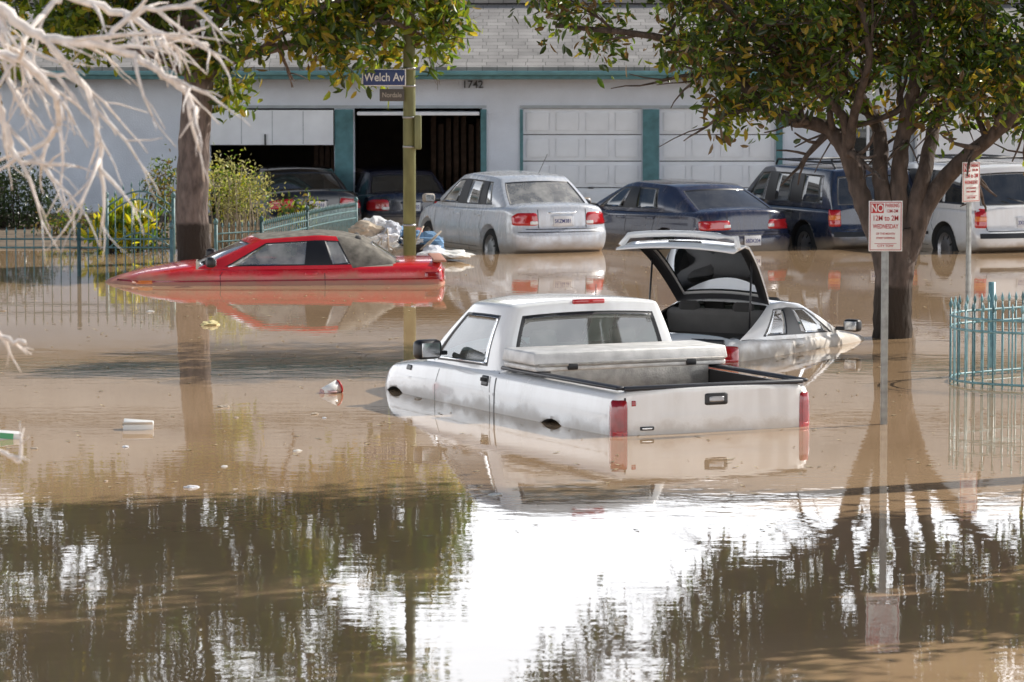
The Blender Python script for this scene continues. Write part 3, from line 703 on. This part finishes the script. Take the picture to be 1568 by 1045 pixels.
def limb(T,pts,r0,r1,kids=6,kl=.9,lvl=1,start=.35,up=.15,nch=3,spread=.8):
    P=[Vector(p) for p in pts]; S=[]
    for i in range(len(P)-1):
        a=P[max(0,i-1)];b=P[i];c=P[i+1];d=P[min(len(P)-1,i+2)]
        for k in range(6):
            t=k/6; S.append(.5*((2*b)+(c-a)*t+(2*a-5*b+4*c-d)*t*t+(3*b-a-3*c+d)*t**3)+rnd()*.012)
    S.append(P[-1]); n=len(S)
    rad=[r0+(r1-r0)*(i/(n-1))**.8 for i in range(n)]
    tube(T.V,T.F,S,rad,12)
    for k in range(kids):
        i=int(n*(start+(1-start)*(k+random.random()*.8)/kids)); i=min(n-1,max(1,i)); c=(S[i]-S[i-1]).normalized()
        grow(T,S[i],(c*.5+rnd()*1.0+Vector((0,0,up))).normalized(),kl*random.uniform(.7,1.2),rad[i]*.55,lvl,up,nch,spread)
    return S
def leaves(pts,per,size,spread,weights,rng,flat=.0,droop=0.3):
    c=np.repeat(np.array([tuple(p) for p in pts]),per,axis=0); n=len(c)
    c=c+rng.normal(0,1,(n,3))*spread
    d=rng.normal(0,1,(n,3)); d[:,2]-=droop; d/=np.linalg.norm(d,axis=1)[:,None]
    r=rng.normal(0,1,(n,3)); w=np.cross(d,r); w/=np.linalg.norm(w,axis=1)[:,None]; nn=np.cross(d,w)
    s=size*rng.uniform(.6,1.25,(n,1))
    v=np.empty((n*6,3))
    v[0::6]=c; v[1::6]=c+d*s*.35+w*s*.19+nn*s*.05; v[2::6]=c+d*s*.75+w*s*.15+nn*s*.03; v[3::6]=c+d*s-nn*s*.08; v[4::6]=c+d*s*.75-w*s*.15+nn*s*.03; v[5::6]=c+d*s*.35-w*s*.19+nn*s*.05
    F=[]
    for i in range(n):
        b=i*6; F.append((b,b+1,b+2,b+3)); F.append((b,b+3,b+4,b+5))
    base=rng.choice(len(weights),size=len(pts),p=np.array(weights)/sum(weights))
    mi=np.repeat(base,per); sw=rng.random(n)<.5; mi[sw]=rng.choice(len(weights),size=sw.sum(),p=np.array(weights)/sum(weights))
    return v,F,np.repeat(mi,2)
def finish_tree(name,T,per,size,spread,weights,seed=1,barkm=bark,mats=greens,droop=.3):
    e=empty(name)
    newobj('trunk_and_limbs',T.V,T.F,barkm,e,True)
    if per:
        v,F,mi=leaves(T.leaf,per,size,spread,weights,np.random.default_rng(seed),droop=droop)
        newobj('foliage',v,F,mats,e,False,mi.astype(int).tolist())
    return e
def undercut(T,prof,Yr,marg=8):
    """shape the underside of a crown: prof lists (x, lowest z) at the tree's own depth"""
    X=[];Z=[]
    for px,py in prof:
        q=at(px,py-marg,Yr); X.append(q.x); Z.append(q.z)
    T.leaf=[p for p in T.leaf if X[0]<p.x and p.z>np.interp(p.x,X,Z)]
# right tree
T=Tree(); Y0=46.8
def A(px,py,dy=0): return at(px,py,Y0+dy)
limb(T,[A(1366,640),A(1366,520),A(1368,440),A(1374,385),A(1372,350)],.25,.20,0)
limb(T,[A(1362,430),A(1345,370),A(1318,300),A(1296,235),A(1262,195),A(1195,178,-.3),A(1135,130,-.5),A(1070,75,-.6),A(960,50,-.8),A(850,40,-.8)],.15,.025,17,.75,1,.35)
limb(T,[A(1372,380),A(1350,290),A(1345,200,.3),A(1300,125,.6),A(1250,60,.8),A(1190,-30,1),A(1120,-130,1.2)],.12,.03,17,.85,1,.4)
limb(T,[A(1378,380),A(1376,290),A(1384,200),A(1402,110,-.2),A(1395,0,-.4),A(1380,-160,-.5),A(1370,-260,-.5)],.13,.03,19,.95,1,.35)
limb(T,[A(1385,400),A(1410,330),A(1450,270),A(1510,215,-.3),A(1580,150,-.5),A(1660,70,-.5),A(1700,-30,-.5)],.15,.03,19,.85,1,.4)
limb(T,[A(1385,370),A(1415,270),A(1432,190,.3),A(1470,110,.5),A(1520,0,.7),A(1560,-130,.8),A(1580,-220,.8)],.11,.03,18,.95,1,.35)
limb(T,[A(1296,235),A(1290,180,-.3),A(1200,90,-.8),A(1110,10,-1.2),A(1010,-60,-1.3),A(940,-120,-1.3)],.07,.02,16,.8,1,.3)
limb(T,[A(1296,240),A(1310,170,-.5),A(1330,80,-1.),A(1300,-60,-1.2),A(1260,-180,-1.3)],.07,.02,15,.9,1,.4)
limb(T,[A(1432,190,.3),A(1480,140,-.6),A(1530,90,-1.),A(1600,30,-1.2)],.05,.02,12,.8,1,.2)
limb(T,[A(1180,175,-.4),A(1150,168,-.6),A(1110,175,-.7),A(1095,178,-.7)],.03,.012,5,.35,0,.4)
undercut(T,[(795,40),(850,95),(960,88),(1050,92),(1075,150),(1095,195),(1150,190),(1200,160),(1290,200),(1420,200),(1500,180),(1568,225),(1800,225)],46.8)
finish_tree('street_tree',T,18,.135,.14,[3,2.5,1.5,1.0,2.4,2.8],3,bark2)
# left tree
T=Tree(); Y0=60.5
limb(T,[A(297,500),A(297,400),A(294,300),A(300,180),A(308,95)],.27,.22,0)
limb(T,[A(308,120),A(360,88),A(440,70,-.4),A(520,45,-.7),A(600,35,-.8),A(655,60,-.8)],.11,.025,16,.75,1,.35)
limb(T,[A(308,105),A(335,30),A(400,-40,-.3),A(480,-110,-.5),A(560,-170,-.5)],.13,.03,16,1.0,1,.2)
limb(T,[A(306,105),A(290,0),A(300,-120,.2),A(320,-260,.3),A(330,-420,.3)],.15,.03,22,1.2,1,.2)
limb(T,[A(303,115),A(250,50),A(180,0,.3),A(100,-40,.4),A(20,-60,.5),A(-80,-110,.5)],.12,.03,18,1.0,1,.2)
limb(T,[A(304,110),A(240,-40,.8),A(180,-150,1),A(120,-260,1),A(60,-380,1)],.11,.03,18,1.2,1,.2)
limb(T,[A(312,115),A(335,120),A(350,140),A(350,165)],.035,.012,4,.35,0,.4,up=-.2)
limb(T,[A(303,125),A(230,85,-.5),A(150,70,-.8),A(60,65,-.8)],.06,.02,10,.7,1,.3)
limb(T,[A(400,75,-.2),A(480,20,-1),A(560,-10,-1.2),A(630,0,-1.2)],.05,.02,11,.7,1,.2)
limb(T,[A(400,-40,-.3),A(450,-180,.3),A(510,-300,.5),A(560,-400,.5)],.07,.03,16,1.2,1,.15)
limb(T,[A(180,0,.3),A(90,-140,.6),A(0,-230,.6),A(-80,-330,.6)],.07,.03,16,1.2,1,.15)
undercut(T,[(-800,130),(0,125),(60,108),(250,105),(322,110),(340,182),(375,182),(392,105),(470,112),(500,145),(560,148),(600,112),(680,112),(692,80),(700,-60),(720,-400),(900,-900)],60.0,4)
finish_tree('street_tree.001',T,14,.20,.16,[2.5,3,4,2.0,.4,1.5],5)
# neighbouring trees to the right of the view (they shade the near water)
def bigtree(name,x,y,z0,z1,seed,R=2.3,kids=14,per=10):
    random.seed(seed); T=Tree()
    limb(T,[(x,y,-.9),(x+.1,y,1),(x,y+.1,z0)],.3,.2,0)
    for k in range(9):
        a=k*2*math.pi/9+random.random()*.5; rr=random.uniform(.5,1.0)*R; zz=z0+(z1-z0)*random.uniform(.6,1)
        limb(T,[(x,y+.1,z0-.2),(x+math.cos(a)*rr*.5,y+math.sin(a)*rr*.5,z0+(zz-z0)*.35),(x+math.cos(a)*rr*.85,y+math.sin(a)*rr*.85,z0+(zz-z0)*.65),(x+math.cos(a)*rr,y+math.sin(a)*rr,zz)],.12,.03,kids,1.1,1,.1)
    finish_tree(name,T,per,.2,.22,[3,2,1,.5,1,3],seed)
bigtree('street_tree.002',9.2,32.4,3.2,10.5,21,2.6,14,10)
bigtree('street_tree.003',6.9,28.2,3.0,10.5,22,2.2,14,10)
bigtree('street_tree.004',7.2,34.4,5.5,12.5,23,2.3,15,12)
random.seed(99)
# bare pale tree near the camera, left
T=Tree(); Y0=18
pale=mat('pale_bark',(.78,.72,.67),.8,var=.2,vs=20)
def twigs(S,r,n,L):
    for k in range(n):
        i=random.randint(2,len(S)-1); c=(S[i]-S[i-1]).normalized()
        grow(T,S[i],(c+rnd()*.9+Vector((.2,0,-.25))).normalized(),L*random.uniform(.5,1.2),r,1,-.12,2,.9)
root=Vector((-3.5,18.2,4.2))
limb(T,[(-3.6,18.2,-.9),(-3.55,18.2,2),root],.16,.11,0)
def bl(pts,r,k=5,L=.28):
    S=limb(T,pts,r,.010,0); twigs(S,.011,k,L)
bl([root,A(-90,-60),A(0,15),A(70,58),A(150,68),(A(230,98)),A(290,150),A(302,182)],.035,13)
bl([Vector((-3.54,18.2,3.4)),A(-80,70,-.3),A(0,80,-.3),A(50,108,-.3),A(92,170,-.2),A(70,215),A(20,242)],.028,10)
bl([root,A(-50,-90,.3),A(100,-12,.3),A(200,28,.3),A(270,60,.2),A(318,72,.2)],.03,12)
bl([Vector((-3.54,18.2,3.2)),A(-60,120),A(0,172),A(20,238),A(62,248)],.022,6)
bl([A(70,58),A(130,138),A(150,200),A(156,262)],.016,5)
bl([A(0,15),A(12,110),A(40,180)],.014,5)
bl([A(150,68),A(210,20),A(300,12)],.015,6)
bl([A(100,-12,.3),A(60,30,.2),A(30,90),A(110,120)],.016,7)
bl([Vector((-3.54,18.2,2.4)),A(-60,480),A(0,515),A(38,528)],.014,3,.1)
bl([Vector((-3.54,18.2,1.9)),A(-60,640),A(-5,690),A(30,705)],.01,2,.1)
finish_tree('bare_tree',T,0,0,0,[1],1,pale)
# ---------------------------------------------------------------- shrubs
def shrub(name,cs,n,size,weights,seed,spread=.12,mats=greens,stick=None,droop=0):
    rng=np.random.default_rng(seed); pts=[]
    for (c,r) in cs:
        k=int(n*r[0]*r[2]/sum(q[1][0]*q[1][2] for q in cs))
        for _ in range(k):
            d=rng.normal(0,1,3); d/=np.linalg.norm(d); f=rng.uniform(.55,1.05)
            pts.append(Vector((c[0]+d[0]*r[0]*f,c[1]+d[1]*r[1]*f,max(c[2]+d[2]*r[2]*f,-.1))))
    e=empty(name); V=[];F=[]
    for p in pts[::7]:
        b=Vector((cs[0][0][0] if len(cs)==1 else p.x*.8+.2*cs[0][0][0],p.y,-.2)); mid=b.lerp(p,.5)+rnd()*.1
        tube(V,F,[b,mid,p],[.015,.01,.005],5)
    newobj('stems',V,F,stick or bark,e,True)
    v,F,mi=leaves(pts,9,size,spread,weights,rng,droop=droop); newobj('foliage',v,F,mats,e,False,mi.astype(int).tolist())
def c_(px,py,Y): p=at(px,py,Y); return (p.x,p.y,p.z)
dk=[leafmat('hedge_a',(.03,.05,.012),.2),leafmat('hedge_b',(.05,.08,.015),.2),leafmat('hedge_c',(.02,.035,.01),.2)]
shrub('hedge',[(c_(20,308,69),(.75,.5,.55)),(c_(-40,300,69),(.6,.5,.65))],700,.08,[3,1,4],1,mats=dk)
yel=[leafmat('yl_a',(.48,.36,.02)),leafmat('yl_b',(.20,.24,.02)),leafmat('yl_c',(.07,.12,.02)),leafmat('yl_d',(.36,.32,.17)),leafmat('yl_e',(.18,.16,.08))]
shrub('yellow_shrub',[(c_(192,352,63),(.38,.3,.33)),(c_(165,362,63),(.2,.2,.2))],90,.2,[4,4,3,0,0],2,.08,yel,droop=-1.2)
shrub('dry_shrub',[(c_(362,292,64),(.42,.4,.42)),(c_(335,285,64.5),(.5,.4,.42)),(c_(395,300,64),(.25,.3,.3))],330,.06,[.5,1.5,1.5,4,4],3,.1,yel,stick=mat('twig',(.3,.25,.18),.9))
shrub('garden_shrub',[(c_(110,350,67),(.5,.4,.22)),(c_(250,285,66),(.22,.3,.4)),(c_(215,360,64),(.6,.3,.15))],260,.08,[2,2,1,1,2,2],4)
shrub('leafy_plant',[(c_(460,330,69.5),(.3,.3,.2))],60,.1,[2,2,1,1,2,2],6)
# ---------------------------------------------------------------- fences
fm=mat('fence_teal',(.10,.20,.21),.5,var=.3,vs=15)
def fence(name,pts,ht,step=.11,r=.009,bottom=-.5,arch=0,posts=True):
    e=empty(name); V=[];F=[]
    P=[Vector((x,y,0)) for x,y in pts]; tot=sum((b-a).length for a,b in zip(P[:-1],P[1:])); s0=0
    def topz(s): return ht+arch*math.sin(math.pi*s/tot)
    for a,b in zip(P[:-1],P[1:]):
        l=(b-a).length; n=max(1,int(l/step))
        for i in range(n+1):
            s=s0+l*i/n; q=a.lerp(b,i/n); t=topz(s)
            tube(V,F,[Vector((q.x,q.y,bottom)),Vector((q.x,q.y,t))],[r,r],6)
            tube(V,F,[Vector((q.x,q.y,t-.005)),Vector((q.x,q.y,t+.03)),Vector((q.x,q.y,t+.09))],[r,r*2,r*.2],6)
        for off in (.08,.2,.72):
            pp=[a.lerp(b,i/8)+Vector((0,0,topz(s0+l*i/8)-off)) for i in range(9)]
            tube(V,F,pp,[r*1.5]*9,6)
        if posts:
            for q,s in ((a,s0),(b,s0+l)):
                t=topz(s)+.06; tube(V,F,[Vector((q.x,q.y,bottom)),Vector((q.x,q.y,t))],[.03,.03],8)
                tube(V,F,[Vector((q.x,q.y,t)),Vector((q.x,q.y,t+.03)),Vector((q.x,q.y,t+.07)),Vector((q.x,q.y,t+.1))],[.015,.04,.035,.005],8)
        s0+=l
    newobj('railings',V,F,fm,e,True)
def gx(px,Y): return (px-784)/FP*Y
fence('iron_fence',[(gx(-300,57.5),57.5),(gx(-60,57.5),57.5),(gx(120,57.5),57.5),(gx(262,57.5),57.5)],.60,.125)
fence('iron_fence.001',[(gx(163,62.5),62.5),(gx(265,62.5),62.5)],.80,.12,arch=.25)
fence('iron_fence.002',[(gx(330,62),62),(gx(400,62.5),62.5),(gx(470,65),65),(gx(545,69),69)],.42,.11,arch=.05)
fm=mat('fence_teal_light',(.17,.33,.36),.4,var=.25,vs=15)
cx,cy=4.95,41.2
arcp=[(gx(1900,44.0),44.0),(5.3,42.3)]+[(cx-.62*math.sin(t)+.1,cy+.75*math.cos(t)) for t in np.linspace(.5,2.7,7)]+[(5.5,40.1),(7.6,39.3)]
fence('iron_fence.003',arcp,.76,.10,.009,posts=False)
tubeobj('gate_post',[[(5.05,42.9,-.9),(5.05,42.9,.9)]],.04,fm)
# ---------------------------------------------------------------- street lamp with street name signs
e=empty('street_lamp')
pm=mat('pole_green',(.17,.175,.075),.6,.0,var=.4,vs=6,stretch=(1,1,.3))
px=gx(627,60.0)
V=[];F=[]; tube(V,F,[Vector((px,60,-.9)),Vector((px,60,3)),Vector((px,60,8.6))],[.095,.09,.06],20)
tube(V,F,[Vector((px,60,8.4)),Vector((px+.9,59.4,8.9)),Vector((px+1.9,58.8,9.0))],[.04,.035,.03],10)
newobj('pole',V,F,pm,e,True)
rbox('lamp_head',(.6,.25,.14),(px+2.1,58.7,8.98),M['alloy'],e,.05,rot=(0,0,-.55))
blue=mat('sign_blue',(.025,.05,.17),.4); wh=mat('sign_white',(.8,.8,.78),.4,var=.08)
p=at(588,119,59.85)
rbox('name_sign_border',(.64,.012,.25),(p.x,59.86,p.z),wh,e,.004)
rbox('name_sign',(.61,.012,.225),(p.x,59.852,p.z),blue,e,.004)
text('name_sign_text','Welch Av',.17,(p.x,59.843,p.z),(math.pi/2,0,0),wh,e,sx=.84)
p=at(600,146,59.85)
rbox('cross_sign',(.36,.012,.18),(p.x,59.88,p.z),mat('sign_old',(.09,.08,.07),.6),e,.004)
text('cross_sign_text','Nordale',.10,(p.x,59.871,p.z),(math.pi/2,0,0),mat('oldtext',(.4,.36,.3),.6),e,sx=.85)
p=at(640,203,59.9); rbox('control_box',(.10,.14,.5),(p.x,59.93,p.z),pm,e,.02)
for yy in (105,132,180,225,345): 
    q=at(627,yy,60); cyl('band',.099,.03,(px,60,q.z),M['alloy'],e)
tubeobj('sign_bracket',[[(px-.1,59.9,at(0,119,60).z),(px,60,at(0,119,60).z)],[(px-.1,59.9,at(0,106,60).z),(px,60,at(0,106,60).z)]],.015,M['alloy'],e)
# ---------------------------------------------------------------- no parking signs
galv=mat('galvanised',(.33,.33,.31),.5,.5,var=.25,vs=15)
sred=mat('sign_red',(.5,.03,.03),.45)
def nopark(name,px,ptop,pbot,Y,rz,lean=0):
    c=at(px,(ptop+pbot)/2,Y)
    e=empty(name,(c.x,Y,0),rot=(0,lean,rz))
    rbox('post',(.045,.02,c.z+1.1),(0,.02,(c.z+.15-1.05)/2),galv,e,.004)
    rbox('post_flange',(.012,.03,c.z+1.1),(-.026,.03,(c.z+.15-1.05)/2),galv,e,.003); rbox('post_flange',(.012,.03,c.z+1.1),(.026,.03,(c.z+.15-1.05)/2),galv,e,.003)
    rbox('plate',(.305,.004,.457),(0,0,c.z),wh,e,.0015)
    y=-.0035
    def bd(x0,x1,z0,z1,m=sred): rbox('border',(x1-x0,.002,z1-z0),((x0+x1)/2,y,c.z+(z0+z1)/2),m,e,0)
    bd(-.143,.143,.213,.219);bd(-.143,.143,-.219,-.213);bd(-.143,-.137,-.2125,.2125);bd(.137,.143,-.2125,.2125)
    R=(math.pi/2,0,0)
    bd(-.132,-.018,.118,.205); text('t','NO',.095,(-.075,y-.002,c.z+.16),R,wh,e,sx=.75)
    text('t','PARKING',.05,(.06,y,c.z+.185),R,sred,e,sx=.62); text('t','12M-2M',.04,(.06,y,c.z+.135),R,sred,e,sx=.8)
    text('t','12M to 2M',.066,(0,y,c.z+.07),R,sred,e,sx=.8); text('t','WEDNESDAY',.056,(0,y,c.z-.005),R,sred,e,sx=.68)
    text('t','OF THE MONTH',.026,(0,y,c.z-.07),R,sred,e,sx=.9); text('t','STREET SWEEPING',.024,(0,y,c.z-.11),R,sred,e,sx=.85)
    bd(-.10,.10,-.16,-.156); text('t','CITY TOW',.03,(0,y,c.z-.18),R,sred,e)
nopark('no_parking_sign',1356,303,390,37.0,.0)
nopark('no_parking_sign.001',1487,248,310,46.5,.75)
# ---------------------------------------------------------------- debris
def crumple(name,c,s,m,par,seed):
    bm=bmesh.new(); bmesh.ops.create_icosphere(bm,subdivisions=3,radius=1)
    for v in bm.verts:
        k=1+.45*noise.noise(v.co*1.6+Vector((seed,0,0)))+.2*noise.noise(v.co*5+Vector((seed,0,0)))
        v.co=Vector((v.co.x*s[0]*k,v.co.y*s[1]*k,v.co.z*s[2]*k))
    me=bpy.data.meshes.new(name); bm.to_mesh(me); bm.free(); me.materials.append(m); 
    o=bpy.data.objects.new(name,me); COL.objects.link(o); o.location=c; o.parent=par; o.rotation_euler=(0,0,seed)
e=empty('debris_pile')
cl=[mat('cloth_%d'%i,c,.9,var=.3,vs=8) for i,c in enumerate([(.7,.7,.72),(.18,.32,.5),(.06,.05,.05),(.5,.42,.33),(.62,.64,.7),(.10,.16,.25),(.3,.1,.08),(.75,.74,.7)])]
random.seed(5)
for k in range(46):
    px_=random.uniform(560,668); py_=random.uniform(352,392); 
    if px_>640: py_=random.uniform(375,394)
    p=at(px_,py_,61.3+random.uniform(-.3,.5))
    s=random.uniform(.08,.2)
    if random.random()<.65: crumple('bundle',p,(s*1.3,s,s*.7),random.choice(cl),e,k*1.7)
    else: rbox('box',(s*2,s*1.5,s*1.1),p,random.choice(cl),e,.01,rot=(random.uniform(-.5,.5),random.uniform(-.5,.5),random.random()*3),jit=.02)
crumple('mound',at(605,395,61.8),(.75,.5,.35),cl[2],e,3)
crumple('white_bag',at(575,348,61.3),(.22,.2,.16),cl[0],e,5); crumple('white_bag',at(598,352,61.2),(.17,.15,.13),cl[4],e,8); crumple('blue_tarp',at(650,368,61.2),(.3,.2,.13),cl[1],e,9)
crumple('white_sheet',at(690,390,61),(.36,.3,.07),cl[7],e,2); crumple('white_sheet',at(665,392,60.8),(.25,.2,.08),cl[0],e,7)
for k in range(9):
    p=at(560+k*12,380+random.uniform(-6,10),60.9); tubeobj('stick',[[p,p+Vector((random.uniform(-.3,.3),.1,random.uniform(.1,.35)))]],.012,cl[3],e,6)
def wpt(px,py):
    r=ray(px,py); k=-CH/r.z; return Vector((r.x*k,r.y*k,0))
p=wpt(506,602); e=empty('floating_cup',(p.x,p.y,0)); cyl('cup',.045,.17,(0,0,.035),wh,e,rot=(0,1.25,.5),r2=.065); cyl('lid',.067,.012,(.085,.03,.062),sred,e,rot=(0,1.25,.5))
crumple('bag',Vector((-.02,0,.0)),(.10,.08,.05),mat('pinkbag',(.6,.4,.38),.6),e,3)
p=wpt(212,657); e=empty('floating_carton',(p.x,p.y,0)); rbox('carton',(.27,.13,.11),(0,0,.02),wh,e,.008,rot=(.1,.08,.1)); rbox('flap',(.27,.1,.006),(0,-.09,.055),wh,e,.001,rot=(-.4,0,.1))
p=wpt(322,498); e=empty('floating_bag',(p.x,p.y,0)); crumple('bag',Vector((0,0,.01)),(.11,.1,.04),mat('yellowish',(.7,.6,.3),.7),e,4)
p=wpt(8,672); e=empty('floating_box',(p.x,p.y,0)); rbox('box',(.28,.12,.09),(0,0,.02),wh,e,.006,rot=(.1,.1,.3)); rbox('label',(.12,.003,.05),(0.02,-.066,.03),mat('lab',(.1,.4,.2),.5),e,0,rot=(.1,.1,.3))
e=empty('floating_litter'); random.seed(11)
for k in range(16):
    p=wpt(random.uniform(0,760),random.uniform(450,760)); s=random.uniform(.015,.04); crumple('scrap',p+Vector((0,0,.004)),(s*1.6,s,s*.4),random.choice([cl[0],cl[3],cl[7]]),e,k)
e=empty('floating_leaves'); rng=np.random.default_rng(4); V=[];F=[]
for k in range(900):
    Y=rng.uniform(28,68); x=rng.uniform(-.13,.13)*Y; s=rng.uniform(.008,.03); a_=rng.uniform(0,6)
    b=len(V); 
    for t in range(4): V.append((x+math.cos(a_+t*1.57)*s*(1.6 if t%2 else .8),Y+math.sin(a_+t*1.57)*s,.004+.006*(t%2)))
    F.append((b,b+1,b+2,b+3))
newobj('scum',V,F,mat('scum',(.4,.33,.2),.8,var=.6,vs=3),e)
# ---------------------------------------------------------------- sun, sky, camera
SE=math.radians(38); to_sun=Vector((.87*math.cos(SE),.5*math.cos(SE),math.sin(SE))).normalized()
sd=bpy.data.lights.new('sun','SUN'); sd.energy=5.0; sd.angle=math.radians(.5); sd.color=(1,.95,.87)
so=bpy.data.objects.new('sun',sd); COL.objects.link(so); so.rotation_euler=to_sun.to_track_quat('Z','Y').to_euler()
w=bpy.data.worlds.new('World'); sc.world=w; w.use_nodes=True; n=w.node_tree; L_=n.links.new
bg=n.nodes['Background']; sk=N(n,'ShaderNodeTexSky'); sk.sky_type='NISHITA'; sk.sun_disc=False; sk.sun_elevation=SE
sk.sun_rotation=math.atan2(to_sun.x,to_sun.y); sk.dust_density=1.5
tc=N(n,'ShaderNodeTexCoord'); mp=N(n,'ShaderNodeMapping'); mp.inputs['Scale'].default_value=(1,1,3); L_(tc.outputs['Generated'],mp.inputs[0])
cn=N(n,'ShaderNodeTexNoise'); cn.inputs['Scale'].default_value=2.2; cn.inputs['Detail'].default_value=8; L_(mp.outputs[0],cn.inputs['Vector'])
sx=N(n,'ShaderNodeSeparateXYZ'); L_(tc.outputs['Generated'],sx.inputs[0])
lo=N(n,'ShaderNodeMapRange'); L_(sx.outputs[2],lo.inputs[0]); lo.inputs[1].default_value=.19; lo.inputs[2].default_value=.36; lo.inputs[3].default_value=.5; lo.inputs[4].default_value=-.16
ad=N(n,'ShaderNodeMath',operation='ADD'); L_(cn.outputs[0],ad.inputs[0]); L_(lo.outputs[0],ad.inputs[1])
cr=N(n,'ShaderNodeMapRange'); cr.interpolation_type='SMOOTHSTEP'; L_(ad.outputs[0],cr.inputs[0]); cr.inputs[1].default_value=.5; cr.inputs[2].default_value=.85
mx=N(n,'ShaderNodeMix',data_type='RGBA'); L_(cr.outputs[0],mx.inputs[0]); L_(sk.outputs[0],mx.inputs[6]); mx.inputs[7].default_value=(29,29.5,30.5,1)
L_(mx.outputs[2],bg.inputs[0]); bg.inputs[1].default_value=.08
cam=bpy.data.cameras.new('camera'); co=bpy.data.objects.new('camera',cam); COL.objects.link(co)
co.location=(0,0,CH); co.rotation_euler=(math.pi/2-PIT,0,0)
cam.sensor_width=36; cam.lens=FP/1568*36; cam.clip_end=8000; cam.clip_start=.5
cam.dof.use_dof=True; cam.dof.focus_distance=41; cam.dof.aperture_fstop=6.3
sc.camera=co
sc.view_settings.view_transform='Standard'; sc.view_settings.look='None'; sc.view_settings.exposure=0
